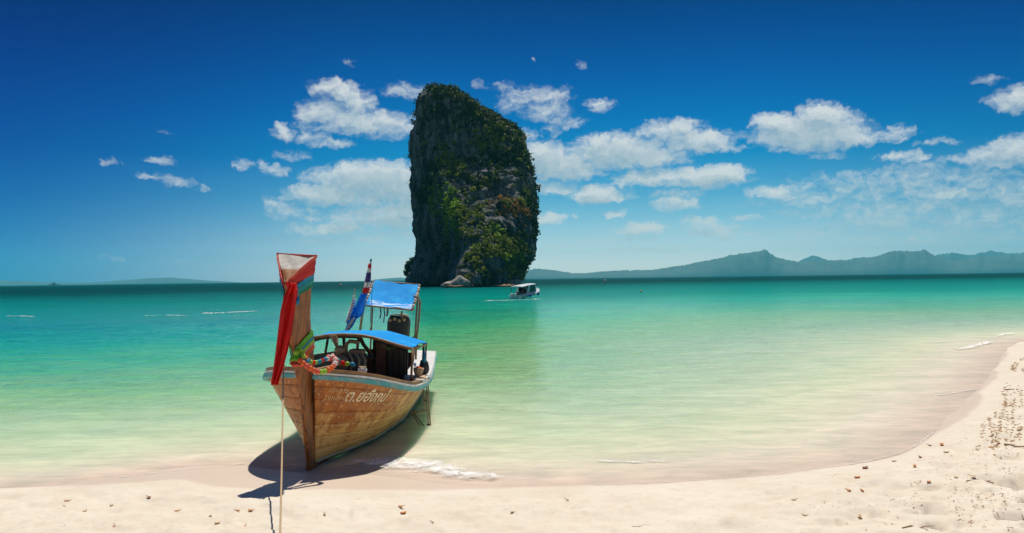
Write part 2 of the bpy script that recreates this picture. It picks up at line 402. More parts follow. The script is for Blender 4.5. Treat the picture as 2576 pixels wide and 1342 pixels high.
# hull wood: varnish worn to pale timber in ragged patches and streaks
def hull_mat():
    mt, t, b = newmat('hull_wood')
    tcn = N(t, 'ShaderNodeTexCoord'); ob = tcn.outputs['Object']
    s = N(t, 'ShaderNodeSeparateXYZ'); t.links.new(ob, s.inputs[0])
    n1 = noise(t, vmath(t, 'MULTIPLY', ob, (1.5, 1.5, 1.6)), 2.3, 9, .70, dist=.5).outputs['Fac']
    n2 = noise(t, vmath(t, 'MULTIPLY', ob, (3.5, 3.5, .5)), 3.2, 6, .65).outputs['Fac']
    n3 = noise(t, vmath(t, 'MULTIPLY', ob, (1, 1, 8)), 5.5, 5, .65).outputs['Fac']
    varn = mixc(t, maprange(t, n2, .35, .65), (.54, .175, .020), (.33, .085, .011))
    pale = mixc(t, maprange(t, n3, .3, .7), (.82, .50, .165), (.64, .34, .085))
    h = maprange(t, s.outputs[2], 1.15, .35)
    k = math_n(t, 'ADD', math_n(t, 'MULTIPLY', h, .50), math_n(t, 'MULTIPLY_ADD', n1, 1.7, -.80))
    c = mixc(t, maprange(t, k, .26, .50), varn, pale)
    n4 = noise(t, vmath(t, 'MULTIPLY', ob, (5, 5, 2.2)), 4.0, 8, .7).outputs['Fac']
    c = mixc(t, maprange(t, n4, .55, .66, 0, .75), c, (.20, .085, .03))
    n5 = noise(t, ob, 26.0, 3, .6).outputs['Fac']
    c = mixc(t, maprange(t, n5, .60, .68, 0, .7), c, (.82, .60, .32))
    oi = N(t, 'ShaderNodeObjectInfo')
    c = mixc(t, maprange(t, oi.outputs['Random'], 0, 1, 0, .16), c, (.2, .1, .04))
    t.links.new(c, b.inputs['Base Color']); b.inputs['Roughness'].default_value = .55
    bn = N(t, 'ShaderNodeBump'); bn.inputs['Strength'].default_value = .35; bn.inputs['Distance'].default_value = .012
    t.links.new(math_n(t, 'ADD', n3, n4), bn.inputs['Height']); t.links.new(bn.outputs[0], b.inputs['Normal'])
    return mt
M['hull'] = hull_mat()

# ------------------------------------------------------------------ shoreline curves (ground points)
f2 = 1 / 1.4907
WATER_PX = [(0,1832),(128,1826),(217,1822),(272,1809),(388,1793),(524,1777),(660,1752),(877,1744),(1000,1758),(1126,1783),(1326,1780),(1419,1783),(1559,1802),(1699,1818),(1876,1825),(2118,1822),(2300,1819),(2460,1814),(2683,1799),(2900,1784),(3073,1760),(3234,1739),(3341,1712),(3436,1680),(3520,1610),(3590,1530),(3660,1470),(3700,1420),(3735,1385),(3745,1350),(3772,1310),(3838,1278)]
WET_PX = [(0,1836),(128,1829),(217,1829),(388,1831),(660,1820),(691,1826),(776,1847),(932,1860),(1102,1862),(1326,1862),(1536,1856),(1792,1842),(1978,1833),(2200,1828),(2460,1818),(2683,1803),(2900,1787),(3073,1763),(3234,1742),(3341,1713),(3436,1682),(3556,1610),(3645,1556),(3688,1502),(3680,1462),(3758,1405),(3725,1385),(3790,1330),(3750,1307),(3842,1278)]
def smooth_poly(P_, it=1):
    Q = [np.array(p) for p in P_]
    for _ in range(it):
        O = [Q[0]]
        for a, b in zip(Q[:-1], Q[1:]): O += [a * .75 + b * .25, a * .25 + b * .75]
        Q = O + [Q[-1]]
    return np.array(Q)
def ground_curve(px):
    g = [G(x * f2, y * f2, 0.0) for x, y in px]
    pts = [(-300, 45), (-60, 16), (-20, 10.0)] + [(p.x, p.y) for p in g] + [(24, 32.5), (40, 37), (80, 43), (300, 60)]
    return smooth_poly(pts)
SHORE = ground_curve(WATER_PX)
WET = ground_curve(WET_PX)
def sdist(pts, poly):
    # signed distance, positive on the sea side (beyond the curve)
    x, y = pts[:, 0], pts[:, 1]
    best = np.full(len(x), 1e18)
    for a, b in zip(poly[:-1], poly[1:]):
        d = b - a; L = d @ d
        if L < 1e-12: continue
        t = np.clip(((x - a[0]) * d[0] + (y - a[1]) * d[1]) / L, 0, 1)
        q = (x - a[0] - t * d[0]) ** 2 + (y - a[1] - t * d[1]) ** 2
        best = np.minimum(best, q)
    land = np.vstack([poly, [[300, -9000], [-300, -9000]]])
    land[0, 0] = -300
    inside = np.zeros(len(x), bool)
    n = len(land)
    for i in range(n):
        a, b = land[i], land[(i + 1) % n]
        cond = (a[1] > y) != (b[1] > y)
        with np.errstate(divide='ignore', invalid='ignore'):
            xi = (b[0] - a[0]) * (y - a[1]) / (b[1] - a[1]) + a[0]
        inside ^= cond & (x < xi)
    inside |= (np.abs(x) > 300) & (y < 40)
    return np.where(inside, -1, 1) * np.sqrt(best)
def terrain_z(pts, s=None, sw=None):
    pts = np.asarray(pts, float)
    if s is None: s = sdist(pts, SHORE)
    if sw is None: sw = sdist(pts, WET)
    x, y = pts[:, 0], pts[:, 1]
    d = np.maximum(-s, 0)
    land = 0.075 * np.minimum(d, 4) + 0.045 * np.clip(d - 4, 0, 20) + 0.01 * np.clip(d - 24, 0, 100)
    sea = -(0.085 * np.minimum(np.maximum(s, 0), 2.5) + 0.05 * np.clip(s - 2.5, 0, 40) + 0.03 * np.clip(s - 42, 0, 100))
    z = np.where(s < 0, land, np.maximum(sea, -5.5))
    dry = sstep(0.05, 0.9, -sw)
    rough = fbm(x * 1.1, y * 1.1, 0, 3) * 0.026 + fbm(x * 4.2, y * 4.2, 5, 3) * 0.015 + fbm(x * 14, y * 14, 9, 2) * 0.0035
    # churned sand with footprints, most of it towards the right
    ch = sstep(2.5, 6.0, x - 0.0 * y) * sstep(.8, 2.6, -sw)
    pits = -np.maximum(fbm(x * 3.3, y * 3.3, 21, 2) - .25, 0) * 0.20 - np.maximum(fbm(x * 6.5, y * 6.5, 33, 2) - .35, 0) * 0.12
    z = z + dry * (rough + ch * pits * 1.2 + 0.35 * pits)
    z = z + (1 - dry) * fbm(x * .7, y * .9, 2, 2) * 0.004
    return z

def radial_grid(rs, th):
    rr, tt = np.meshgrid(rs, th, indexing='ij')
    X = rr * np.sin(tt); Y = rr * np.cos(tt)
    pts = np.stack([X.ravel(), Y.ravel()], 1)
    nr, nt = len(rs), len(th)
    i = np.arange(nr - 1)[:, None] * nt; j = np.arange(nt)[None, :]; j2 = (j + 1) % nt
    F = np.stack([i + j, i + j2, i + nt + j2, i + nt + j], -1).reshape(-1, 4)
    return pts, F
def fast_mesh(name, V, F, mat_, attrs):
    me = bpy.data.meshes.new(name)
    me.vertices.add(len(V)); me.vertices.foreach_set('co', np.asarray(V, np.float32).ravel())
    me.loops.add(F.size); me.loops.foreach_set('vertex_index', F.ravel().astype(np.int32))
    me.polygons.add(len(F)); me.polygons.foreach_set('loop_start', np.arange(0, F.size, F.shape[1], dtype=np.int32))
    me.polygons.foreach_set('use_smooth', np.ones(len(F), bool))
    me.materials.append(mat_)
    for k, a in attrs.items():
        a = np.asarray(a, np.float32)
        if a.ndim == 1:
            at = me.attributes.new(k, 'FLOAT', 'POINT'); at.data.foreach_set('value', a)
        else:
            at = me.attributes.new(k, 'FLOAT_COLOR', 'POINT'); at.data.foreach_set('color', np.c_[a, np.ones(len(a))].ravel().astype(np.float32))
    me.update(calc_edges=True); me.validate()
    o = bpy.data.objects.new(name, me); COL.objects.link(o)
    return o
def angles(n_in):
    a = np.linspace(-0.66, 0.66, n_in); b = np.linspace(0.66, 2 * math.pi - 0.66, 70)[1:-1]
    return np.concatenate([a, b])

# ------------------------------------------------------------------ sand
def sand_mat():
    mt, t, b = newmat('sand')
    geo = N(t, 'ShaderNodeNewGeometry'); pos = geo.outputs['Position']
    wet = N(t, 'ShaderNodeAttribute', attribute_name='wet').outputs['Fac']
    n1 = noise(t, pos, .8, 6, .6).outputs['Fac']
    n2 = noise(t, pos, 9.0, 6, .7).outputs['Fac']
    n3 = noise(t, pos, 120.0, 2, .6).outputs['Fac']
    dry = mixc(t, maprange(t, n1, .35, .65), (.71, .635, .515), (.66, .575, .455))
    dry = mixc(t, maprange(t, n2, .52, .72, 0, .55), dry, (.60, .47, .32))
    dry = mixc(t, maprange(t, n3, .60, .74, 0, .40), dry, (.52, .39, .25))
    wetc = mixc(t, maprange(t, n1, .35, .65), (.615, .495, .385), (.58, .465, .355))
    ch = N(t, 'ShaderNodeAttribute', attribute_name='churn').outputs['Fac']
    n5 = noise(t, vmath(t, 'MULTIPLY', pos, (1.6, 2.6, 1)), 1.0, 7, .7).outputs['Fac']
    n6 = noise(t, vmath(t, 'MULTIPLY', pos, (7, 9, 1)), 1.0, 5, .7).outputs['Fac']
    mk = math_n(t, 'MULTIPLY', maprange(t, math_n(t, 'ADD', math_n(t, 'MULTIPLY', n5, .6), math_n(t, 'MULTIPLY', n6, .4)), .50, .60), math_n(t, 'MULTIPLY_ADD', ch, .62, .12))
    dry = mixc(t, mk, dry, (.46, .29, .14))
    c = mixc(t, wet, dry, wetc)
    t.links.new(c, b.inputs['Base Color'])
    t.links.new(maprange(t, wet, 0, 1, .9, .5), b.inputs['Roughness'])
    t.links.new(maprange(t, wet, 0, 1, .15, .2), b.inputs['Specular IOR Level'])
    bn = N(t, 'ShaderNodeBump'); bn.inputs['Distance'].default_value = .02
    t.links.new(maprange(t, wet, 0, 1, .5, .03), bn.inputs['Strength'])
    t.links.new(math_n(t, 'ADD', n2, math_n(t, 'MULTIPLY', n3, .5)), bn.inputs['Height'])
    t.links.new(bn.outputs[0], b.inputs['Normal'])
    return mt
rs = np.concatenate([[0.02, .4, .8], np.geomspace(1.2, 45, 430), np.geomspace(46, 8900, 60)])
gp, gF = radial_grid(rs, angles(620))
gs, gw = sdist(gp, SHORE), sdist(gp, WET)
gz = terrain_z(gp, gs, gw)
wob = 0.05 * fbm(gp[:, 0] * 1.2, gp[:, 1] * 1.2, 3, 3)
ground = fast_mesh('sand_ground', np.c_[gp, gz], gF, sand_mat(), {'wet': sstep(-.05, .06, gw + wob), 'churn': np.clip(sstep(3.2, 7.5, gp[:, 0]) * sstep(.5, 2.4, -gw) * .55 + sstep(9, 13, gp[:, 0]) * sstep(.6, 1.6, -gw), 0, 1)})
tag(ground, 'pale cream sand beach with a smooth wet strip along the water', None, None, 'structure')
def on_sand(x, y, lift=0.0):
    z = 0.1
    for _ in range(4):
        p = G(x, y, z); z = float(terrain_z(np.array([[p.x, p.y]]))[0])
    p = G(x, y, z); return Vector((p.x, p.y, z + lift))

# ------------------------------------------------------------------ sea
def water_mat():
    mt, t, b = newmat('sea_water'); t.nodes.remove(b)
    geo = N(t, 'ShaderNodeNewGeometry'); pos = geo.outputs['Position']
    shore = N(t, 'ShaderNodeAttribute', attribute_name='shore').outputs['Fac']
    depth = N(t, 'ShaderNodeAttribute', attribute_name='depth').outputs['Fac']
    shore0 = N(t, 'ShaderNodeAttribute', attribute_name='offshore').outputs['Fac']
    nA = noise(t, vmath(t, 'MULTIPLY', pos, (.035, .07, 0)), 1.0, 5, .6).outputs['Fac']
    nB = noise(t, vmath(t, 'MULTIPLY', pos, (.25, .8, 0)), 1.0, 5, .65).outputs['Fac']
    k = math_n(t, 'ADD', 1.0, math_n(t, 'ADD', math_n(t, 'MULTIPLY_ADD', nA, .9, -.45), math_n(t, 'MULTIPLY_ADD', nB, .9, -.45)))
    se = math_n(t, 'MULTIPLY', shore, k)
    tt = math_n(t, 'DIVIDE', math_n(t, 'LOGARITHM', math_n(t, 'ADD', math_n(t, 'MAXIMUM', se, 0.0), 1.0), 2.0), 9.0)
    col = ramp(t, tt, WATER_RAMP)
    # ripples
    w1 = noise(t, vmath(t, 'MULTIPLY', pos, (.9, 2.2, 1)), 1.0, 4, .55).outputs['Fac']
    w2 = noise(t, vmath(t, 'MULTIPLY', pos, (3.0, 6.5, 1)), 1.0, 4, .6).outputs['Fac']
    w3 = noise(t, vmath(t, 'MULTIPLY', pos, (.30, .34, 1)), 1.0, 5, .62).outputs['Fac']
    hgt = math_n(t, 'ADD', math_n(t, 'MULTIPLY', w1, .15), math_n(t, 'ADD', math_n(t, 'MULTIPLY', w2, .06), math_n(t, 'MULTIPLY', w3, .42)))
    bn = N(t, 'ShaderNodeBump'); bn.inputs['Distance'].default_value = 1.0
    t.links.new(maprange(t, shore0, 0.0, 8.0, .04, .55), bn.inputs['Strength']); t.links.new(hgt, bn.inputs['Height'])
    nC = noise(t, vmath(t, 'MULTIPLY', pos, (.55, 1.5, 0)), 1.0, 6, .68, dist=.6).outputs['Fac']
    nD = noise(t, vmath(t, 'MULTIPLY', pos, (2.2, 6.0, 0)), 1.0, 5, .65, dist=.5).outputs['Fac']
    mott = math_n(t, 'ADD', maprange(t, nC, .3, .7, .78, 1.14), maprange(t, nD, .3, .7, -.10, .10))  # ripple and caustic light painted into the water colour
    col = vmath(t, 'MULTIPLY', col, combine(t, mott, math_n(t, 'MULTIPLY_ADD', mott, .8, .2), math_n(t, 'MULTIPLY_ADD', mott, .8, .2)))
    # light spreads sideways inside the water, so shadows on it are soft
    dif = N(t, 'ShaderNodeSubsurfaceScattering', falloff='BURLEY'); t.links.new(col, dif.inputs[0]); t.links.new(bn.outputs[0], dif.inputs['Normal'])
    dif.inputs['Radius'].default_value = (.55, 1.0, .7)
    t.links.new(maprange(t, shore0, 0.5, 3.0, 0.0, .55), dif.inputs['Scale'])
    tr = N(t, 'ShaderNodeBsdfTransparent')
    al = maprange(t, depth, -0.03, -0.02, 0.0, 1.0)
    tc_ = mixc(t, maprange(t, depth, 0, .3), (1, 1, 1), (.86, .97, .86)); t.links.new(tc_, tr.inputs[0])
    mx = N(t, 'ShaderNodeMixShader'); t.links.new(al, mx.inputs[0]); t.links.new(tr.outputs[0], mx.inputs[1]); t.links.new(dif.outputs[0], mx.inputs[2])
    gl = N(t, 'ShaderNodeBsdfGlossy'); gl.inputs['Roughness'].default_value = .09; t.links.new(bn.outputs[0], gl.inputs['Normal'])
    gl.inputs[0].default_value = (1, 1, 1, 1)
    fr = N(t, 'ShaderNodeFresnel'); fr.inputs[0].default_value = 1.33; t.links.new(bn.outputs[0], fr.inputs['Normal'])
    reach = ramp(t, math_n(t, 'DIVIDE', math_n(t, 'LOGARITHM', math_n(t, 'ADD', shore0, 1.0), 2.0), 9.0),
                 [(0, (.07,) * 3), (.22, (.16,) * 3), (.33, (.62,) * 3), (.40, (.92,) * 3), (.59, (.92,) * 3), (.66, (.50,) * 3), (.72, (.22,) * 3), (.85, (.09,) * 3), (1, (.05,) * 3)])
    fk = math_n(t, 'MULTIPLY', math_n(t, 'MINIMUM', fr.outputs[0], WATER_FMAX), reach)
    m2 = N(t, 'ShaderNodeMixShader'); t.links.new(fk, m2.inputs[0]); t.links.new(mx.outputs[0], m2.inputs[1]); t.links.new(gl.outputs[0], m2.inputs[2])
    t.links.new(m2.outputs[0], t.nodes['Material Output'].inputs[0])
    return mt
WATER_FMAX = .78
WATER_RAMP = [(0, (.545, .435, .345)), (.05, (.575, .47, .37)), (.13, (.63, .56, .43)), (.222, (.55, .57, .39)), (.352, (.41, .535, .33)), (.463, (.26, .50, .205)), (.56, (.075, .45, .185)),
              (.614, (.015, .38, .205)), (.66, (.003, .31, .20)), (.705, (.001, .235, .175)), (.80, (.001, .18, .15)), (.89, (.001, .115, .105)), (.95, (.001, .055, .055)), (1, (.001, .045, .046))]
rs = np.concatenate([np.geomspace(6, 60, 400), np.geomspace(60.6, 8900, 170)])
wp, wF = radial_grid(rs, angles(600))
ws = sdist(wp, SHORE); wd = -terrain_z(wp, ws, ws)
rr = np.hypot(wp[:, 0], wp[:, 1])
amp = sstep(.3, 6, ws) * (1 - sstep(60, 140, rr))
wz = amp * (0.016 * fbm(wp[:, 0] * .9, wp[:, 1] * 2.0, 4, 3) + .006 * fbm(wp[:, 0] * 3.1, wp[:, 1] * 6, 8, 2))
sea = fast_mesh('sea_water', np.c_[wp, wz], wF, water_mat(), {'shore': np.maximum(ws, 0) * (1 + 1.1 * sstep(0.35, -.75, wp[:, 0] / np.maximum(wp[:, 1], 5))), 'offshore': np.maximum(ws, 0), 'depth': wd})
tag(sea, 'clear shallow sea turning from pale green to turquoise and dark teal', None, None, 'structure')

# ------------------------------------------------------------------ hills on the horizon
def hill_mat(name, c1, c2):
    return pmat(name, c1, c2, .012, .95, (1, 1, 1), 0, .0)
M['hill'] = hill_mat('hill_forest_hazed', (.10, .13, .115), (.14, .16, .14))  # forest colour greyed and lightened with painted-in distance haze
M['hill_far'] = hill_mat('hill_forest_far_hazed', (.10, .15, .155), (.12, .165, .17))  # paler, bluer forest: more of the haze is in the colour itself
M['shore_sand'] = pmat('far_shore_sand', (.5, .45, .36), (.25, .27, .2), .05, .95, bump=0)
def hills(name, ridge, dist, depth, label, mt, rough=2.0, strip=True):
    xs = np.arange(ridge[0][0], ridge[-1][0] + 1, 3.0)
    ys = np.interp(xs, [p[0] for p in ridge], [p[1] for p in ridge])
    fr = [0, .004, .15, .3, .45, .6, .75, .9, 1.0, 1.15, 1.4, 1.8]
    tops = [P(x, y, dist + depth) for x, y in zip(xs, ys)]
    H = np.array([max(t_.z, 1.0) for t_ in tops]); TX = np.array([t_.x / t_.y for t_ in tops])
    rows = []
    for f in fr:
        Y = dist + depth * f; q = min(f, 1.0)
        prof = (math.sin(q * math.pi / 2) ** 0.8) if f <= 1 else max(0.0, 1 - (f - 1) / .8)
        nz = vnoise(xs * .05, xs * 0 + f * 3.0) * .16 * math.sin(min(f, 1) * math.pi) + vnoise(xs * .2, xs * 0 + f * 6.0 + 5) * .06
        z = H * prof * (1 + nz * (f != 1)) + (rough * dist / 2022 * (vnoise(xs * .35, xs * 0 + 3.0) + .6 * vnoise(xs * .9, xs * 0 + 8.0)) if f >= 1 else 0)
        z = np.maximum(z, .5) if 0 < f < 1.8 else (np.full_like(z, -4.0) if f == 0 else np.maximum(z, -4.0))
        rows.append([(TX[k] * Y, Y, z[k]) for k in range(len(xs))])
    mb = MB(); mb.grid(rows)
    fm = [0] * len(mb.F)
    if strip:
        n = len(xs) - 1
        for k in range(n): fm[k] = 1
    o = new_mesh(name, mb.V, mb.F, [mt, M['shore_sand']], None, True, fm)
    return tag(o, label, None, None, 'structure')
hills('hills', [(1290,690),(1320,684),(1345,677),(1390,680),(1440,688),(1475,688),(1500,685),(1560,681),(1640,680),(1700,671),(1780,656),(1840,643),(1880,636),(1912,632),(1927,628),(1936,638),(1960,650),(2010,661),(2070,657),(2130,655),(2200,650),(2213,642),(2240,634),(2260,631),(2285,634),(2305,632),(2325,628),(2342,640),(2370,650),(2400,657),(2450,651),(2490,646),(2530,643),(2576,642),(2700,648),(2900,640),(3150,665),(3400,690)],
      7200, 500, 'long forested hill range along the right-hand horizon', M['hill'])
hills('hills', [(1990,668),(2020,653),(2046,642),(2062,648),(2090,658),(2140,652),(2180,648),(2330,652),(2360,641),(2395,636),(2430,642),(2460,640),(2490,631),(2510,634),(2540,639),(2600,636),(2800,655)], 8100, 500,
      'pale farther peaks showing behind the forested range', M['hill_far'], strip=False)
hills('hills', [(-120,706),(0,706),(90,709),(180,712),(250,710),(310,705),(345,703),(380,700),(430,699),(470,702),(520,706),(575,709),(620,712)], 8200, 300,
      'low faint island line on the left horizon', M['hill_far'], .4, False)
hills('hills', [(930,706),(960,702),(985,700),(1010,699),(1040,702)], 8200, 300, 'faint low headland left of the rock tower', M['hill_far'], .4, False)

# ------------------------------------------------------------------ air
haze = MB().box((0, 0, 146), (18200, 18200, 308)).build('haze', None)
hm = bpy.data.materials.new('haze_air'); hm.use_nodes = True; ht = hm.node_tree
for n in list(ht.nodes):
    if n.type != 'OUTPUT_MATERIAL': ht.nodes.remove(n)
pvn = N(ht, 'ShaderNodeVolumePrincipled'); pvn.inputs['Density'].default_value = .00009
pvn.inputs['Color'].default_value = (.11, .86, 1.0, 1); pvn.inputs['Anisotropy'].default_value = 0.0
ht.links.new(pvn.outputs[0], ht.nodes['Material Output'].inputs['Volume'])
haze.data.materials.clear(); haze.data.materials.append(hm); tag(haze, 'thin pale sea haze', None, None, 'stuff')

# ------------------------------------------------------------------ limestone tower
RD = 335.0
RK = RD / 261.0
LEFT = [(222,1092),(226,1078),(240,1066),(258,1054),(280,1050),(304,1046),(325,1038),(341,1034),(370,1032),(394,1034),(414,1040),(450,1042),(488,1044),(541,1050),(578,1054),(611,1061),(640,1057),(655,1048),(672,1038),(690,1030),(701,1026),(712,1027),(716,1030),(722,1034)]
RIGHT = [(222,1108),(228,1140),(238,1166),(254,1174),(262,1190),(271,1208),(285,1232),(300,1253),(322,1286),(343,1309),(373,1319),(418,1335),(468,1353),(505,1353),(541,1349),(595,1347),(644,1341),(660,1333),(677,1322),(690,1317),(703,1312),(715,1304),(722,1302)]
def rock_mesh():
    ny, na = 230, 300
    yy = np.concatenate([[222.0], np.linspace(223, 722, ny - 1)])
    xl = np.interp(yy, [a for a, _ in LEFT], [b for _, b in LEFT]); xr = np.interp(yy, [a for a, _ in RIGHT], [b for _, b in RIGHT])
    V = np.zeros((ny, na, 3))
    ang = np.linspace(0, 2 * math.pi, na, endpoint=False)
    for i, y in enumerate(yy):
        a, b = P(xl[i], y, RD), P(xr[i], y, RD)
        c = (a.x + b.x) / 2; hw = (b.x - a.x) / 2; z = (a.z + b.z) / 2
        ca, sa = np.cos(ang), np.sin(ang)
        n = 2.6
        ex = np.sign(ca) * np.abs(ca) ** (2 / n); ey = np.sign(sa) * np.abs(sa) ** (2 / n)
        frac = (y - 222) / 500
        hd = min(hw * .95, (9 + 7 * frac) * RK)
        X = c + hw * ex
        u = ex
        front = sa < 0
        ub = -.66 + .58 * np.clip((frac - .46) / .5, 0, 1)
        lean = 6.5 * np.clip(frac / .42, 0, 1) + 36 * np.clip((frac - .42) / .58, 0, 1)
        ramp_ = np.where(front, 1, 0) * RK * lean * (sstep(ub - .18, ub + .22, u) * (1 - .55 * sstep(.6, 1.0, u)) + .12)
        edge = np.where(front, 1, 0) * 3.0 * RK * np.exp(-((u + .28) / .22) ** 2) * sstep(.1, .5, frac)
        under = 1 - .12 * sstep(.93, 1.0, frac)
        Y = RD + hd * ey * under - ramp_ * np.abs(ey) ** .7 + edge * np.abs(ey) * .6
        V[i, :, 0] = X; V[i, :, 1] = Y; V[i, :, 2] = z
    # rock relief along the outward direction
    cx = V[:, :, 0].mean(1, keepdims=True); 
    dx = V[:, :, 0] - cx; dy = V[:, :, 1] - RD; L = np.hypot(dx, dy) + 1e-6
    X, Y, Z = V[:, :, 0], V[:, :, 1], V[:, :, 2]
    X, Y, Z = X / RK, Y / RK, Z / RK
    d = 1.9 * fbm(X * .11, Y * .11, Z * .06, 3) + 1.1 * fbm(X * .42, Y * .42, Z * .16, 4, .6) + .55 * fbm(X * 1.1, Y * 1.1, Z * .5, 3, .6)
    rid = 1 - np.abs(fbm(X * .3, Y * .3, Z * .045, 3)); d += (rid - .6) * 1.7
    side = np.abs(dy) / L           # keep the outline, roughen the faces
    d = d * RK; k = .42 + .58 * side
    topk = np.linspace(0, 1, ny)[:, None]; k = k * np.minimum(1, topk * 14 + .05)
    V[:, :, 0] += d * k * dx / L; V[:, :, 1] += d * k * dy / L
    V[:, :, 2] += .5 * fbm(X * .3, Y * .3, Z * .5, 3) * (topk > .02)
    return V, ny, na
def rock_mat():
    mt, t, b = newmat('limestone')
    geo = N(t, 'ShaderNodeNewGeometry'); pos = geo.outputs['Position']
    n1 = noise(t, vmath(t, 'MULTIPLY', pos, (.38, .38, .08)), 1.0, 7, .65).outputs['Fac']
    n2 = noise(t, vmath(t, 'MULTIPLY', pos, (.12, .12, .09)), 1.0, 5, .6).outputs['Fac']
    n3 = noise(t, vmath(t, 'MULTIPLY', pos, (1.2, 1.2, .8)), 1.0, 6, .7).outputs['Fac']
    c = mixc(t, maprange(t, n1, .40, .68), (.028, .038, .040), (.30, .30, .275))
    c = mixc(t, maprange(t, n2, .54, .66, 0, .65), c, (.014, .024, .022))
    c = mixc(t, maprange(t, n3, .58, .70, 0, .75), c, (.04, .065, .014))
    s = N(t, 'ShaderNodeSeparateXYZ'); t.links.new(pos, s.inputs[0])
    och = math_n(t, 'MULTIPLY', maprange(t, n3, .36, .30), maprange(t, n2, .40, .52))
    c = mixc(t, math_n(t, 'MULTIPLY', och, .8), c, (.34, .17, .065))
    tide = math_n(t, 'ADD', s.outputs[2], math_n(t, 'MULTIPLY', n1, 1.2))
    c = mixc(t, maprange(t, tide, 2.2, 1.2), c, (.035, .028, .018))
    t.links.new(c, b.inputs['Base Color']); b.inputs['Roughness'].default_value = .9; b.inputs['Specular IOR Level'].default_value = .1
    bn = N(t, 'ShaderNodeBump'); bn.inputs['Strength'].default_value = .9; bn.inputs['Distance'].default_value = 1.2
    t.links.new(math_n(t, 'ADD', n1, n3), bn.inputs['Height']); t.links.new(bn.outputs[0], b.inputs['Normal'])
    return mt
M['limestone'] = rock_mat()
rv, ny, na = rock_mesh()
i = np.arange(ny - 1)[:, None] * na; j = np.arange(na)[None, :]; j2 = (j + 1) % na
rF = np.stack([i + j, i + na + j, i + na + j2, i + j2], -1).reshape(-1, 4)
rock = thing('rock_tower', 'tall dark limestone rock tower with green shrubs rising from the sea', 'rock', (float(P(1190, 700, RD).x), RD, 0))
def local_to(root, V): return np.asarray(V) - np.array(root.location)
cliff = fast_mesh('cliff', local_to(rock, rv.reshape(-1, 3)), rF, M['limestone'], {})
cliff.parent = rock
# shrubs: clumps of leaves rooted on the cliff where the photograph shows them
def leaf_mat(name='foliage'):
    mt, t, b = newmat(name)
    a = N(t, 'ShaderNodeAttribute', attribute_name='tone').outputs['Color']
    b.inputs['Roughness'].default_value = .65; b.inputs['Specular IOR Level'].default_value = .2
    t.links.new(a, b.inputs['Base Color'])
    tr = N(t, 'ShaderNodeBsdfTranslucent'); t.links.new(a, tr.inputs[0])
    mx = N(t, 'ShaderNodeMixShader'); mx.inputs[0].default_value = .28
    t.links.new(b.outputs[0], mx.inputs[1]); t.links.new(tr.outputs[0], mx.inputs[2]); t.links.new(mx.outputs[0], t.nodes['Material Output'].inputs[0])
    return mt
M['foliage'] = leaf_mat()
PAT = [ # x, y, rx, ry, weight, kind: 0 dark, 1 mid, 2 bright, 3 dry brown, 4 yellow
 (1120,232,45,16,3,0),(1170,262,40,25,2.2,0),(1225,295,50,28,2.2,0),(1280,330,40,28,2.2,0),(1300,370,30,45,1.5,0),(1075,270,25,30,1.3,0),
 (1150,300,60,40,.7,0),(1240,345,60,45,1.6,1),(1215,330,18,50,1.0,3),(1250,420,45,70,1.2,0),(1320,450,28,70,1.0,0),(1120,395,22,34,1.6,1),(1100,420,30,60,.6,0),
 (1085,480,35,45,2.0,0),(1112,490,36,40,3.6,2),(1130,520,30,36,3.0,2),(1135,560,22,30,2.2,2),(1170,500,40,40,1.2,0),(1180,560,60,45,2.2,1),(1215,590,70,55,2.4,1),(1245,630,70,60,2.4,1),(1230,575,50,45,2.6,2),(1190,520,30,30,1.6,2),(1265,640,40,36,2.0,2),(1095,500,20,30,2.0,2),(1145,545,30,36,2.0,2),
 (1262,500,20,18,2.0,3),(1285,530,36,26,3.6,3),(1235,500,16,26,1.6,3),(1310,560,18,22,1.6,3),(1245,470,14,18,1.2,3),(1290,600,40,50,1.2,0),(1275,650,50,40,2.0,1),(1205,645,16,20,2.0,4),(1205,620,30,30,1.6,2),
 (1280,690,45,16,2.2,4),(1230,690,30,20,1.0,1),(1300,640,20,50,1.0,0),(1060,330,18,50,.8,0),(1330,520,20,80,.7,0),(1140,640,40,50,.35,0),(1150,705,14,6,1.2,1),
 (1170,455,40,36,2.2,0),(1215,500,36,34,2.0,1),(1170,500,30,30,1.8,1),(1260,455,36,40,1.8,0),(1300,500,30,40,1.6,1),(1225,535,40,30,1.8,1),(1150,430,30,26,1.6,1),(1160,445,40,40,1.0,0),(1215,470,20,40,1.0,1),(1145,570,30,30,1.4,2),(1255,600,22,22,1.6,2)]
TONES = [((.022,.045,.012),(.045,.07,.014)), ((.14,.185,.016),(.20,.22,.024)), ((.24,.36,.015),(.17,.27,.015)), ((.36,.18,.05),(.26,.14,.04)), ((.42,.34,.02),(.30,.25,.02))]
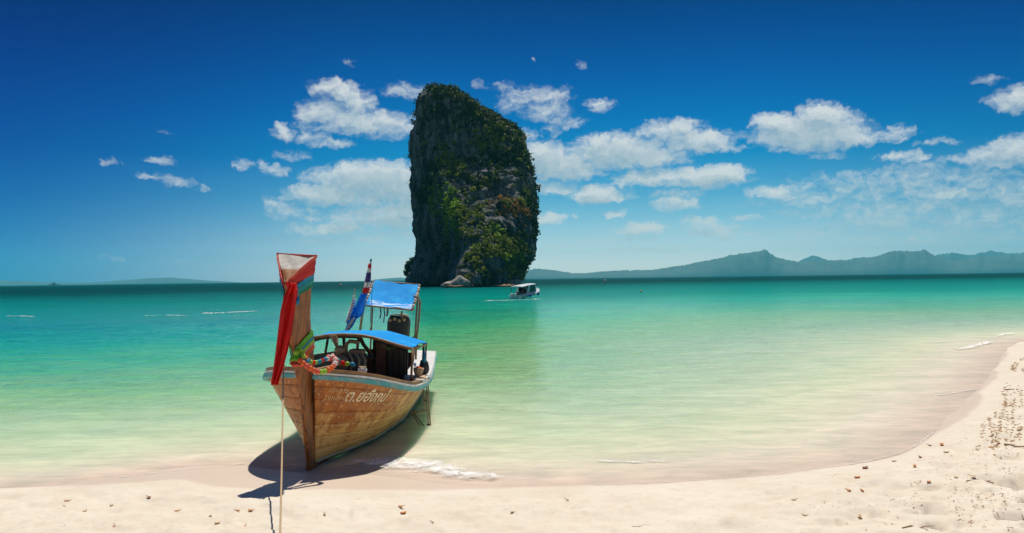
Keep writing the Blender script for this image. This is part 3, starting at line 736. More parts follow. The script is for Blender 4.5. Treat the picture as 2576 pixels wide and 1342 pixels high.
def clump_mesh(centres, sizes, kinds, root, name, leaves=34, leaf=.42):
    V, Fq, T = [], [], []
    for c, s, kd in zip(centres, sizes, kinds):
        a, b = TONES[kd]; base = np.array(a) + (np.array(b) - np.array(a)) * RNG.random()
        base = base * RNG.uniform(.75, 1.25)
        n = leaves
        d = RNG.normal(size=(n, 3)); d /= np.linalg.norm(d, axis=1)[:, None]
        pos = np.array(c) + d * s * (RNG.random((n, 1)) ** .4) * np.array([1.0, 1.0, .75])
        u = RNG.normal(size=(n, 3)); u /= np.linalg.norm(u, axis=1)[:, None]
        w = np.cross(u, d + RNG.normal(size=(n, 3)) * .6); w /= np.linalg.norm(w, axis=1)[:, None] + 1e-6
        sz = leaf * RNG.uniform(.6, 1.3, (n, 1))
        q = np.stack([pos - u * sz - w * sz * .2, pos + w * sz * .6, pos + u * sz + w * sz * .1, pos - w * sz * .6], 1)
        V.append(q.reshape(-1, 3)); T.append(np.repeat(base[None] * RNG.uniform(.8, 1.2, (n, 1)), 4, 0))
    V = np.concatenate(V); T = np.concatenate(T)
    Fq = np.arange(len(V)).reshape(-1, 4)
    o = fast_mesh(name, local_to(root, V), Fq, M['foliage'], {'tone': T})
    o.parent = root
    return o
flat = rv.reshape(-1, 3)
idx = RNG.choice(len(flat), 26000, replace=False)
cand = flat[idx]; cand = cand[(cand[:, 1] < RD + 2) & (cand[:, 2] > 1.6)]
pp = project(cand)
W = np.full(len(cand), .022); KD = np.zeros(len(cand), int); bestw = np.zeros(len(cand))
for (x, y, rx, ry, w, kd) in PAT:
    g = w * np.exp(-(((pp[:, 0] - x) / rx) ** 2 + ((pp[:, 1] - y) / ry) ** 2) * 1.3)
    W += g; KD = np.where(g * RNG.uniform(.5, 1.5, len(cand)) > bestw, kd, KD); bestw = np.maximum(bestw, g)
nz = fbm(cand[:, 0] * .14, cand[:, 1] * .14, cand[:, 2] * .14, 3)
W *= np.clip(.75 + nz * 1.6, .05, 2.2)
sel = RNG.random(len(cand)) < W * .15
cc, kk = cand[sel], KD[sel]
big_ = (.45 + 1.9 * RNG.random(len(cc)) ** 2.6) * RK
kd_low = kk.copy(); flip = RNG.random(len(kk)) < .18; kd_low[flip] = RNG.integers(0, 2, flip.sum())
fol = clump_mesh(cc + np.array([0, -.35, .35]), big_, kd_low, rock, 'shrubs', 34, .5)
tag(fol, None, None, None, 'stuff')
# shrubs standing up from the summit outline
top_pts, top_k = [], []
for x in np.arange(1058, 1312, 3.2):
    y = np.interp(x, [1054, 1066, 1078, 1092, 1110, 1140, 1166, 1175, 1208, 1253, 1286, 1310], [262, 243, 229, 224, 223, 228, 238, 254, 271, 300, 322, 343])
    top_pts.append(np.array(P(x, y + RNG.uniform(-2, 5), RD + RNG.uniform(-3, 3)))); top_k.append(0 if RNG.random() < .8 else 1)
for y in np.arange(345, 640, 7.0):
    for tab in (LEFT, RIGHT):
        if RNG.random() < .55:
            x = np.interp(y, [a for a, _ in tab], [b for _, b in tab]); top_pts.append(np.array(P(x, y, RD + RNG.uniform(-2, 2)))); top_k.append(0)
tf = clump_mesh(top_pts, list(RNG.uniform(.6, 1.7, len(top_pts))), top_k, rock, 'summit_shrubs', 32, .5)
tag(tf, None, None, None, 'stuff')
# ochre stalactites under the right-hand overhang
for (x, y, l, w) in [(1342, 622, 3.6, 1.0), (1338, 640, 1.6, .6), (1326, 672, 2.2, .8), (1316, 700, 1.8, .9)]:
    p = P(x - 2, y, RD - 2.0); mb = MB(); pts = [p + Vector((random.uniform(-.2, .2), random.uniform(-.2, .2), l * (.5 - k / 4))) - rock.location for k in range(5)]
    mb.tube(pts, [w * .8, w, w * .8, w * .5, w * .1], 7)
    mb.build('stalactite', pmat('ochre_stone', (.50, .24, .09), (.34, .15, .06), 1.2, .9), rock, True)
# boulders at the waterline
M['boulder'] = pmat('pale_boulder', (.40, .36, .30), (.24, .19, .14), .7, .9, bump=.6)
M['boulder_brown'] = pmat('brown_boulder', (.26, .15, .07), (.15, .085, .04), .9, .9, bump=.6)
BD = RD - 40
def boulder(x, y, w, h, label, mt, group, dep=0):
    w *= RK * 1.05; h *= RK
    fp = rv.reshape(-1, 3); fp = fp[(fp[:, 2] > -1.5) & (fp[:, 2] < 5)]
    pxx = project(np.c_[fp[:, :2], np.zeros(len(fp))])[:, 0]
    near = fp[np.abs(pxx - x) < 6]
    p = P(x, y, float(near[:, 1].min()) - w * .10 - .03 * dep); o = thing('boulder', label, 'boulder', (p.x, p.y, 0), (0, 0, 0), group)
    nu, nv = 22, 14; V = []
    for a in range(nv + 1):
        th = math.pi * a / nv
        for k in range(nu):
            ph = 2 * math.pi * k / nu
            v = np.array([math.sin(th) * math.cos(ph), math.sin(th) * math.sin(ph), math.cos(th)])
            d = 1 + .28 * float(fbm(np.array([v[0] * 1.4 + x]), np.array([v[1] * 1.4]), np.array([v[2] * 1.4]), 3)[0])
            V.append((v[0] * w * d, v[1] * w * .7 * d, h * .3 + v[2] * h * .75 * d))
    F = [(a * nu + k, (a + 1) * nu + k, (a + 1) * nu + (k + 1) % nu, a * nu + (k + 1) % nu) for a in range(nv) for k in range(nu)]
    s = new_mesh('stone', V, F, mt, o, True)
    return o
bg_ = 'boulders at the foot of the rock tower'
boulder(1158, 716, 2.4, 2.5, 'large pale boulder at the foot of the rock tower, tallest of the pile', M['boulder'], bg_)
boulder(1138, 717, 2.6, 1.5, 'long pale boulder sloping down left of the tallest boulder', M['boulder'], bg_)
boulder(1127, 719, 1.9, .8, 'low brown boulder awash at the left end of the pile', M['boulder_brown'], bg_, 10)
boulder(1150, 720, 2.6, .7, 'flat brown boulder awash in front of the tallest pale boulder', M['boulder_brown'], bg_, 20)
boulder(1176, 719, 1.6, .9, 'small brown boulder awash at the right end of the pile', M['boulder_brown'], bg_, 10)
boulder(1262, 714, 3.6, .7, 'low orange-brown ledge of rock behind the speedboat', M['boulder_brown'], bg_)
boulder(1290, 708, 2.2, 1.6, 'pale rock at the right foot of the tower above the speedboat', M['boulder'], bg_)
# dark bush at the left foot
bush_p = P(1040, 680, RD - 3)
bush = thing('bush', 'dark leafy bush leaning over the sea at the left foot of the rock tower', 'bush', (bush_p.x, bush_p.y, 0))
cs, sz, kn = [], [], []
for _ in range(95):
    a = random.uniform(0, 2 * math.pi); q = math.sqrt(random.random())
    x, y = 1042 + 22 * q * math.cos(a), 678 + 27 * q * math.sin(a)
    cs.append(np.array(P(x, y, RD - 3 + random.uniform(-2.5, 2.5)))); sz.append(random.uniform(.7, 1.3)); kn.append(0)
for k in range(5): cs.append(np.array(P(1019 + random.uniform(-2, 5), 688 + random.uniform(-5, 5), RD - 4))); sz.append(.5); kn.append(2)
clump_mesh(cs, sz, kn, bush, 'crown', 34, .5)
mb = MB()
for k in range(4):
    a = P(1050, 706, RD - 3); b = P(1034 + 7 * k, 672 + 4 * (k % 2), RD - 3)
    mb.tube([a - bush.location, (a + b) / 2 - bush.location + Vector((.3, 0, .2)), b - bush.location], [.28, .2, .08], 6)
mb.build('trunk', M['dark_wood'], bush, True)

# ------------------------------------------------------------------ long-tail boat
P0 = G(776, 1184, 0.0)
boat = thing('longtail_boat', 'weathered wooden longtail boat beached bow first with a tall ribboned prow', 'boat',
             (P0.x, P0.y, -0.02), (0, R(4.0), R(-3.0)))
bpy.context.view_layer.update()
BM = boat.matrix_world.copy(); BI = BM.inverted()
def L(x, y, Y): return BI @ P(x, y, Y)       # photo point at depth Y -> boat coordinates
TT = np.linspace(0, 8, 401)
def curve(tab, k=18):
    v = np.interp(np.linspace(-.5, 8.5, 451), [a for a, _ in tab], [b for _, b in tab])
    ker = np.hanning(k * 2 + 1); ker /= ker.sum()
    vs_ = np.convolve(np.pad(v, k, 'edge'), ker, 'valid')
    return lambda t: float(np.interp(t, np.linspace(-.5, 8.5, 451), vs_))
cb = curve([(0, .05), (.12, .33), (.3, .58), (.55, .80), (.9, .97), (1.3, 1.04), (2, 1.08), (3, 1.07), (4, 1.0), (5.4, .83), (7, .62), (8, .5)], 8)
cbw = curve([(0, .05), (.5, .15), (1, .29), (2, .49), (3.7, .60), (5.9, .48), (8, .33)])
czs = curve([(-.4, 1.44), (0, 1.40), (.3, 1.34), (.6, 1.26), (1, 1.15), (1.5, 1.05), (2, .98), (3, .91), (5.4, .85), (8, .9)])
czk = curve([(0, .0), (1, -.08), (2, -.14), (8, -.14)])
RAKE = [(-.2, .02), (0, 0), (.13, -.04), (.6, -.20), (1.3, -.42), (2, -.62), (2.6, -.78), (3.0, -.86)]
def rake(z): return float(np.interp(z, [a for a, _ in RAKE], [b for _, b in RAKE]))
def hullpt(t, f, side, off=0.0):
    """f: 0 at the waterline strip, 1 at the gunwale; f < 0 runs down to the keel"""
    b = max(cb(t), .05); bw = max(min(cbw(t), b), .045); zs = czs(t); z0 = .12
    if f >= 0:
        z = z0 + (zs - z0) * f; x = bw + (b - bw) * (f ** .90)
    else:
        zk = czk(t); z = z0 + (z0 - zk) * f; x = bw * (1 + f) ** .7 if f > -1 else 0.0
    y = t + (rake(z) + .16) * max(0.0, 1 - t / 1.4)
    return Vector((side * (x + off), y, z))
tsam = [0, .04, .09, .15, .22, .3, .4, .5, .62, .75, .9, 1.05, 1.25, 1.5, 1.75, 2, 2.3, 2.6, 3, 3.4, 3.8, 4.2, 4.6, 5, 5.4, 5.8, 6.2, 6.6, 7, 7.5, 8]
hull = MB()
fl = [-1, -.75, -.5, -.25, 0, .15, .3, .45, .6, .75, .9, 1.0]
for sgn in (-1, 1):
    rows = [[hullpt(t, f, sgn, -.03 if f >= 0 else -.012) for f in fl] for t in tsam]
    if sgn > 0: rows = [r[::-1] for r in rows]
    hull.grid(rows, 0)
tr = [hullpt(8, f, -1, -.03) for f in fl] + [hullpt(8, f, 1, -.03) for f in fl[::-1]]
hull.add(tr, [tuple(range(len(tr)))], 0)
hull_o = hull.build('hull', M['dark_wood'], boat, True)
# bottom planking below the strip
bt = MB()
for sgn in (-1, 1):
    rows = [[hullpt(t, f, sgn, .0) for f in (-1, -.8, -.6, -.4, -.2, -.02)] for t in tsam]
    if sgn > 0: rows = [r[::-1] for r in rows]
    bt.grid(rows)
bt.build('bottom_planking', M['red_bottom'], hull_o, True)
# side strakes: seven a side, each a plank of its own
NS = 7
for sgn in (-1, 1):
    for k in range(NS):
        f0, f1 = k / NS + .0012, (k + 1) / NS - .0012
        fs = np.linspace(f0, f1, 4)
        mb = MB()
        outer = [[hullpt(t, f, sgn, .0015 * (k % 2)) for f in fs] for t in tsam]
        inner = [[hullpt(t, f, sgn, -.022) for f in fs] for t in tsam]
        ring = [list(o) + list(i_)[::-1] for o, i_ in zip(outer, inner)]
        if sgn > 0: ring = [r[::-1] for r in ring]
        mb.loft(ring)
        o = mb.build('plank', M['hull'], hull_o, True)
        bevel(o, .0025, 1)
# strip along the waterline, rub rails, white stripe, cap rails
def rail(name, mt, sgn, f, out, w, h, t0, t1, dz=0.0, wfun=None):
    rings = []
    for t in [x for x in tsam if t0 <= x <= t1]:
        p = hullpt(t, f, sgn, 0)
        ww = wfun(t) if wfun else w
        x0, x1 = sgn * (abs(p.x) + out - ww), sgn * (abs(p.x) + out)
        q = [Vector((x0, p.y, p.z + dz - h / 2)), Vector((x1, p.y, p.z + dz - h / 2)), Vector((x1, p.y, p.z + dz + h / 2)), Vector((x0, p.y, p.z + dz + h / 2))]
        rings.append(q if sgn > 0 else q[::-1])
    mb = MB(); mb.loft(rings); o = mb.build(name, mt, boat, False); bevel(o, .008, 2); return o
for sgn in (-1, 1):
    rail('waterline_strip', M['greystripe'], sgn, .0, .022, .05, .035, 0, 7, .0)
    rail('rub_rail', M['turquoise'], sgn, 1.0, .055, .10, .062, 0, 8, -.05)
    rail('white_stripe', M['white_paint'], sgn, 1.0, .040, .08, .034, 0, 8, .002)
    rail('cap_rail', M['cap_wood'], sgn, 1.0, .015, .09, .05, 0, 2.6 if sgn > 0 else 8, .046)
rail('side_deck', M['white_paint'], 1, 1.0, .03, .26, .05, 2.6, 8, .046, lambda t: .10 + .36 * float(sstep(2.6, 3.2, t)))
# stem and prow: triangular post, sharp edge forward, flaring to a cut head
PRZ = [-.03, .13, .5, .9, 1.3, 1.6, 2.0, 2.3, 2.6, 2.8, 2.97, 3.1]
PRW = [.10, .12, .16, .20, .26, .30, .34, .37, .42, .46, .50, .54]     # back width
PRD = [.24, .26, .29, .32, .35, .36, .37, .38, .41, .44, .46, .48]       # depth
def prow(a, z, off=0.0):
    """a: 0 front edge .. 1 right back corner .. 2 left back corner .. 3 front edge"""
    w = float(np.interp(z, PRZ, PRW)) / 2; d = float(np.interp(z, PRZ, PRD)); yf = rake(z) - .02; lean = float(np.interp(z, [.2, .9, 1.4, 2.1, 3.0], [0, -.03, -.09, -.18, -.215]))
    fr, fl_ = Vector((.028, yf, z)), Vector((-.028, yf, z)); rb, lb = Vector((w, yf + d, z)), Vector((-w, yf + d, z))
    if a <= 1: p = fr.lerp(rb, a); n = Vector((d, -w, 0)).normalized()
    elif a <= 2: p = rb.lerp(lb, a - 1); n = Vector((0, 1, 0))
    else: p = lb.lerp(fl_, a - 2); n = Vector((-d, -w, 0)).normalized()
    if a < .12 or a > 2.88: n = (n + Vector((0, -1, 0))).normalized()
    if .88 < a < 1.12: n = Vector((.8, .6, 0))
    if 1.88 < a < 2.12: n = Vector((-.8, .6, 0))
    p = p + n * off; p.x += lean
    return p
ZF, ZB = 2.60, 2.96
rings = []
for q in np.linspace(0, 1, 26):
    zf, zb = -.03 + (ZF + .03) * q, -.03 + (ZB + .03) * q
    f_r, f_l = prow(0, zf), prow(3, zf); b_r, b_l = prow(1, zb), prow(2, zb)
    m_r = (f_r + b_r) / 2; m_l = (f_l + b_l) / 2
    rings.append([f_r, m_r, b_r, b_l, m_l, f_l])
mb = MB(); mb.loft(rings, 0, caps=False)
o = mb.build('prow', M['prow_wood'], boat, False); bevel(o, .008, 2)
a, b, c, d_ = prow(0, ZF), prow(1, ZB), prow(2, ZB), prow(3, ZF)
mb = MB()
qs = np.linspace(0, 1, 9)
top = [[(d_.lerp(c, q)).lerp(a.lerp(b, q), k) + Vector((0, -.004 + .016 * math.sin(k * 9 + q * 7), .01 * math.sin(5 * k * q + 1))) for k in np.linspace(0, 1, 7)] for q in qs]
mb.grid(top)
hd_m, hd_t, hd_b = newmat('prow_head_wood')
hd_c = N(hd_t, 'ShaderNodeTexCoord'); hd_s = N(hd_t, 'ShaderNodeSeparateXYZ'); hd_t.links.new(hd_c.outputs['Object'], hd_s.inputs[0])
hd_n = noise(hd_t, hd_c.outputs['Object'], 7.0, 5, .6).outputs['Fac']
hd_k = math_n(hd_t, 'ADD', hd_s.outputs[2], math_n(hd_t, 'MULTIPLY_ADD', hd_n, .16, -.08))
hd_w = mixc(hd_t, maprange(hd_t, hd_n, .4, .62), (.66, .62, .54), (.46, .42, .35))
hd_o = mixc(hd_t, maprange(hd_t, hd_n, .4, .6), (.38, .16, .04), (.28, .10, .025))
hd_t.links.new(mixc(hd_t, maprange(hd_t, hd_k, 2.755, 2.785), hd_o, hd_w), hd_b.inputs['Base Color']); hd_b.inputs['Roughness'].default_value = .7
mb.build('prow_head', hd_m, boat, True)
# decks, frames and things fixed inside
def deck(name, t0, t1, zf, mt, w=.93, th=.03, n=9):
    ts = np.linspace(t0, t1, n); rows = []
    for t in ts:
        z = zf(t); f = max((z - .12) / (czs(t) - .12), 0.0); p = hullpt(t, min(f, 1), 1, -.05)
        rows.append([Vector((x * abs(p.x), p.y, z)) for x in np.linspace(-w, w, 7)])
    return MB().slab(rows, th, (0, 0, 1)).build(name, mt, boat, False)
deck('foredeck', .12, 1.15, lambda t: czs(t) - .10, M['brown_wood'], .96)
for k in range(12):
    t = 1.25 + k * .56
    deck('deck_board', t, t + .54, lambda t: .40, M['dark_wood'], .95, .03, 4)
def thwart(t, z, mt, h=.04):
    f = (z - .12) / (czs(t) - .12); p = hullpt(t, min(f, 1), 1, -.04)
    o = MB().box((0, p.y, z), (2 * abs(p.x), .26, h)).build('bench', mt, boat); bevel(o); return o
thwart(1.7, .70, M['brown_wood']); thwart(4.9, .66, M['tan_wood']); thwart(6.0, .68, M['brown_wood'])
# canopy: arched roof on posts
FA = [(745,872),(760,858),(787,848),(826,842),(859,840),(908,842),(939,848),(970,857),(1002,867),(1036,876)]
BA = [(778,866),(795,852),(822,842),(850,836),(880,833),(910,833.5),(945,833),(976,834),(1013,844),(1046,854),(1074,863)]
def resample(pts, n):
    pts = np.array(pts, float); s = np.r_[0, np.cumsum(np.hypot(*np.diff(pts, axis=0).T))]; q = np.linspace(0, s[-1], n)
    return np.c_[np.interp(q, s, pts[:, 0]), np.interp(q, s, pts[:, 1])]
fa, ba = resample(FA, 25), resample(BA, 25)
front = [L(x, y, 13.6) for x, y in fa]; back = [L(x, y, 14.75) for x, y in ba]
rows = []
for q in np.linspace(0, 1, 9):
    rows.append([f_.lerp(b_, q) + Vector((0, 0, .016 * math.sin(i_ * 1.7 + q * 9) * math.sin(q * math.pi) - .02 * abs(math.sin(i_ * math.pi / 6)) * math.sin(q * math.pi) + .02 * math.sin(q * math.pi))) for i_, (f_, b_) in enumerate(zip(front, back))])
roof = MB().slab(rows, .012, (0, 0, 1)).build('canopy', M['tarp'], boat, True)
def arch(pts, dz, r=.02):
    return MB().tube([p + Vector((0, 0, dz)) for p in pts], r, 8).build('canopy_hoop', M['cap_wood'], roof, True)
arch(front, -.016, .026); arch(back, -.018, .018); arch([f_.lerp(b_, .5) for f_, b_ in zip(front, back)], -.02, .014)
for k in (1, 6, 12, 18, 24):
    MB().tube([front[k] + Vector((0, 0, -.03)), back[k] + Vector((0, 0, -.03))], .014, 6).build('roof_batten', M['brown_wood'], roof, True)
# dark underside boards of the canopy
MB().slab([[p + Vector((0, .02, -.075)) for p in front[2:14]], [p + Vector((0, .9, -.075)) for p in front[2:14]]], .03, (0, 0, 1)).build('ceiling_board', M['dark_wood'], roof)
def post(x0, y0, Y0, x1, y1, Y1, r=.018, mt='brown_wood'):
    return MB().tube([L(x0, y0, Y0), L(x1, y1, Y1)], r, 8).build('canopy_post', M[mt], boat, True)
post(1038, 878, 13.6, 1034, 962, 13.55, .02, 'cap_wood')
post(1066, 866, 14.7, 1062, 935, 14.9, .018, 'dark_wood'); post(1072, 866, 14.7, 1070, 932, 14.9, .014, 'dark_wood')
post(826, 845, 13.65, 818, 892, 14.2, .022, 'dark_wood'); post(901, 846, 14.6, 897, 892, 14.9, .02)
post(789, 850, 13.65, 785, 900, 13.8, .02, 'dark_wood'); post(862, 838, 14.7, 866, 900, 14.8, .016, 'dark_wood')
# dark side board on the far side, diagonal brace, bulkhead and board
def board(name, quad, th, mt, nrm=(0, 1, 0)):
    pts = [L(*q) for q in quad]
    o = MB().slab([[pts[0], pts[1]], [pts[3], pts[2]]], th, nrm).build(name, M[mt], boat); bevel(o, .004, 1); return o
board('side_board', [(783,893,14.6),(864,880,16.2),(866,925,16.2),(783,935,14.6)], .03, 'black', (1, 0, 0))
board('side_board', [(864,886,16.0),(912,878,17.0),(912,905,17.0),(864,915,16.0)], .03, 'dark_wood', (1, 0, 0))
MB().tube([L(903, 846, 14.2), L(915, 868, 14.3), L(932, 890, 14.4), L(948, 905, 14.5)], [.04, .035, .04, .05], 8).build('brace', M['dark_wood'], boat, True)
board('bulkhead', [(938,852,14.55),(1026,880,14.5),(1024,966,14.4),(936,960,14.5)], .05, 'dark_wood')
board('bulkhead', [(925,880,14.8),(960,876,14.8),(960,960,14.7),(920,950,14.8)], .05, 'red_board')
board('door_board', [(946,862,14.40),(972,868,14.40),(970,962,14.32),(944,957,14.35)], .03, 'red_board')
for k in range(3):
    board('panel_board', [(976 + 15 * k,872 + 4 * k,14.38),(990 + 15 * k,876 + 4 * k,14.38),(989 + 15 * k,962,14.30),(975 + 15 * k,962,14.32)], .025, 'dark_wood')
board('shelf', [(915,897,14.5),(940,900,14.5),(940,904,14.2),(913,902,14.2)], .03, 'dark_grey', (0, 0, 1))
# engine with flywheel, pipes and pulley standing amidships
ec = L(890, 915, 13.9)
eng = MB().box(ec, (.34, .5, .34)).build('engine', M['dark_grey'], boat); bevel(eng, .02)
MB().tube([ec + Vector((-.16, -.3, .02)), ec + Vector((-.16, -.26, .02))], .15, 20).build('flywheel', M['rust'], eng, True)
MB().tube([ec + Vector((-.13, -.33, .02)), ec + Vector((-.13, -.35, .02))], .06, 14).build('pulley', M['tan_metal'], eng, True)
MB().tube([ec + Vector((-.1, -.2, .17)), ec + Vector((-.1, -.2, .34)), ec + Vector((-.04, -.2, .40)), ec + Vector((.12, -.16, .38))], .035, 8).build('exhaust_pipe', M['rust'], eng, True)
for dx in (.02, .14, .24):
    MB().tube([ec + Vector((dx, -.27, -.2)), ec + Vector((dx + .02, -.27, .1)), ec + Vector((dx - .05, -.26, .2))], .02, 6).build('fuel_pipe', M['tan_metal'], eng, True)
MB().ball(ec + Vector((-.20, -.2, .24)), .10, 12, 8, (1, 1, .8)).build('air_filter', M['tan_metal'], eng, True)
MB().box(ec + Vector((.06, -.05, .21)), (.22, .3, .08)).build('cylinder_head', M['rust'], eng)
# helmsman's stand aft: dark rounded housing with a pale lid
hc = L(1003, 826, 17.0); hb = L(1003, 875, 17.0)
rings = []
for z, k in ((-.30, .9), (-.25, 1.0), (.12, 1.02), (.20, .95), (.25, .78)):
    rings.append([hc + Vector((.23 * k * math.copysign(abs(math.cos(a)) ** .55, math.cos(a)), .2 * k * math.copysign(abs(math.sin(a)) ** .55, math.sin(a)), z)) for a in np.linspace(0, 2 * math.pi, 20, endpoint=False)])
hs = MB().loft(rings).build('engine_housing', M['black'], boat, True)
MB().slab([[hc + Vector((x, y, .245 + .03 * (1 - (x / .2) ** 2))) for x in np.linspace(-.18, .18, 7)] for y in (-.15, .15)], .02, (0, 0, 1)).build('housing_lid', M['tan_wood'], hs, True)
for sx_ in (-1, 1):
    MB().tube([hc + Vector((sx_ * .15, 0, -.28)), Vector((hc.x + sx_ * .15, hc.y, .43))], .03, 8).build('housing_leg', M['rust'], boat, True)
for k in range(4):
    MB().ball(hc + Vector((-.16 + .10 * k, -.19, .17 + .03 * (k % 2))), .04, 8, 6).build('strap', M['tan_wood'], hs, True)
# raised awning aft on a pipe frame
A_tl, A_tr, A_br, A_bl = (940,707,17.3), (1056,717,17.3), (1037,781,16.2), (918,769,16.2)
cTL, cTR, cBR, cBL = L(*A_tl), L(*A_tr), L(*A_br), L(*A_bl)
rows, wrows = [], []
for q in np.linspace(0, 1, 15):
    rows.append([cTL.lerp(cTR, s_).lerp(cBL.lerp(cBR, s_), q) + Vector((0, 0, -.045 * math.sin(math.pi * q) * math.sin(math.pi * s_) + .010 * math.sin(7 * s_ + 9 * q) + .007 * math.sin(19 * s_ - 5 * q))) for s_ in np.linspace(.02, .98, 17)])
aw = MB().slab(rows, .008, (0, -.4, .9)).build('awning', M['tarp'], boat, True)
fold = [[p + Vector((0, -.006, .013)) for p in r[1:]] for r in rows[11:]]
fo = MB().slab(fold, .004, (0, -.4, .9)).build('awning_hem', None, aw, True)
hm_, t_, b_ = newmat('tarp_hem')
tcn_ = N(t_, 'ShaderNodeTexCoord')
nn = noise(t_, vmath(t_, 'MULTIPLY', tcn_.outputs['Object'], (1.6, 6, 22)), 1.6, 5, .6).outputs['Fac']
t_.links.new(mixc(t_, maprange(t_, nn, .44, .58), (.002, .30, .76), (.72, .80, .86)), b_.inputs['Base Color']); b_.inputs['Roughness'].default_value = .8; b_.inputs['Specular IOR Level'].default_value = .1
fo.data.materials.clear(); fo.data.materials.append(hm_)
def pipe(pts, r=.018, mt='rust', name='awning_pipe', par=None):
    return MB().tube(pts, r, 8).build(name, M[mt], par or boat, True)
for e0, e1 in ((cTL, cBL), (cTR, cBR), (cTL, cTR), (cBL, cBR)):
    pipe([e0, e0.lerp(e1, .5), e1], .017)
    n_ = 9
    for k in range(n_):            # pale lashings round the frame
        if abs(e0.x - e1.x) > .4: break
        p = e0.lerp(e1, (k + .5) / n_); dd = (e1 - e0).normalized()
        MB().tube([p - dd * .02, p + dd * .02], .028, 7).build('lashing', M['white_paint'] if k % 2 else M['rust'], boat, True)
pipe([L(1040,745,16.7), L(1050,748,16.7), L(1057,758,16.7), L(1054,800,16.75), L(1048,852,16.8), L(1046,905,16.8)], .022)
pipe([L(914,772,16.2), L(908,805,16.25), L(903,845,16.3), L(900,890,16.35)], .016, 'tan_metal')
pipe([cTL, Vector((cTL.x, cTL.y + .1, .5))], .02); pipe([cTR.lerp(cBR, .2), Vector((cTR.x - .05, cTR.y, .5))], .02)
pipe([L(905,834,16.3), L(922,834,16.3), L(931,832,16.3), L(935,815,16.3), L(936,800,16.3)], .012, 'tan_metal', 'grab_rail')
pipe([L(1011,785,16.4), L(1011,800,16.8)], .022, 'rust')
pipe([L(1038,852,16.8), L(1046,848,16.8)], .03, 'rust', 'clamp')
# stern board
tb = MB().slab([[hullpt(8, 1, -1, -.02), hullpt(8, 1, 1, -.02)], [hullpt(8, .3, -1, -.02), hullpt(8, .3, 1, -.02)]], .05, (0, 1, 0)).build('transom', M['brown_wood'], boat)
# ---- lettering on the right-hand bow
def lettering(body, t0, f0, height, slope, mt, name, italic=.25, par=None):
    cu = bpy.data.curves.new('txt', 'FONT'); cu.body = body; cu.size = 1.0; cu.resolution_u = 3; cu.shear = italic; cu.offset = .016
    to = bpy.data.objects.new('txt', cu); COL.objects.link(to)
    bpy.context.view_layer.update()
    me = to.evaluated_get(bpy.context.evaluated_depsgraph_get()).to_mesh()
    V = [(v.co.x, v.co.y) for v in me.vertices]; F = [tuple(p.vertices) for p in me.polygons]
    to.to_mesh_clear(); bpy.data.objects.remove(to); bpy.data.curves.remove(cu)
    if not V: return
    # arc length along the hull
    ts = np.linspace(0, 4, 400); pts = [hullpt(t, f0, 1) for t in ts]
    s = np.r_[0, np.cumsum([(b_ - a_).length for a_, b_ in zip(pts[:-1], pts[1:])])]; s0 = np.interp(t0, ts, s)
    out = []
    for x, y in V:
        t = float(np.interp(s0 + x * height, s, ts)); zs = czs(t)
        f = f0 + slope * (t - t0) + (y * height) / (zs - .12)
        p = hullpt(t, min(f, 1), 1, .0075); out.append(p)
    o = new_mesh(name, out, F, mt, par or hull_o, False)
    return o
lettering('ต.ยอั่งกบ้', .24, .70, .235, .035, M['letter'], 'lettering')
lettering('เรือหาง', .10, .80, .10, .0, M['letter_worn'], 'lettering')
lettering('2 กมลหา', .06, .71, .10, .0, M['letter_worn'], 'lettering')

# ------------------------------------------------------------------ cloth tied round the prow
def wrap(name, mt, z_front, z_back, wf, wb, off, parent, z_back_l=None):
    rows = []
    aa = np.r_[np.linspace(0, 1, 12), np.linspace(1, 2, 8)[1:], np.linspace(2, 3, 12)[1:]]
    for a_ in aa:
        k = min(a_, 1) if a_ <= 1 else (1 if a_ <= 2 else 3 - a_)
        zc = z_front + (z_back - z_front) * k; w = wf + (wb - wf) * k
        rows.append([prow(a_, zc + w * (q - .5), off + .004 * math.sin(q * 17 + a_ * 4)) for q in np.linspace(0, 1, 9)])
    inner = [[prow(a_, p.z, .001) if False else p for p in r] for a_, r in zip(aa, rows)]
    o = MB().grid(inner).build(name, mt, parent, True); solid(o, .008, 1.0)
    return o
def strip_px(name, mt, pts, Y, parent, inv, fold=.01, nw=9):
    """cloth hanging: (x, y, half width) in photo units at depth Y"""
    pts = np.array(pts, float); n = 22
    q = np.linspace(0, 1, n); s = np.linspace(0, 1, len(pts))
    xs, ys, ws_ = (np.interp(q, s, pts[:, i_]) for i_ in range(3))
    rows = []
    for i_ in range(n):
        r = []
        for k in np.linspace(-1, 1, nw):
            p = inv @ P(xs[i_] + k * ws_[i_], ys[i_] + 2.0 * abs(k), Y + fold * math.sin(k * 6.5 + i_ * .18) + .35 * fold * math.sin(k * 13 - i_ * .3) + .02 * math.sin(i_ * .3))
            r.append(p)
        rows.append(r)
    o = MB().grid(rows).build(name, mt, parent, True); solid(o, .006)
    return o
def knot(parent, z, mt, r=.05, off=.03, name='knot'):
    p = prow(0, z, off)
    return MB().ball(p, r, 12, 8, (1, .8, .9), jit=.08).build(name, mt, parent, True)
def child_thing(name, label, cat, group=None):
    o = thing(name, label, cat); o.matrix_world = BM.copy(); return tag(o, group=group)
gr = 'cloths tied round the prow'
red = child_thing('red_sash', 'red sash wrapped round the prow head with a long tail hanging from its knot', 'sash', gr)
wrap('sash_band', M['red_wrap'], 2.585, 2.845, .07, .24, .022, red)
wrap('sash_rim', M['salmon'], 2.63, 2.965, .035, .035, .034, red)
knot(red, 2.585, M['red_cloth'], .045)
YF = (BM @ prow(0, 2.5)).y - .06
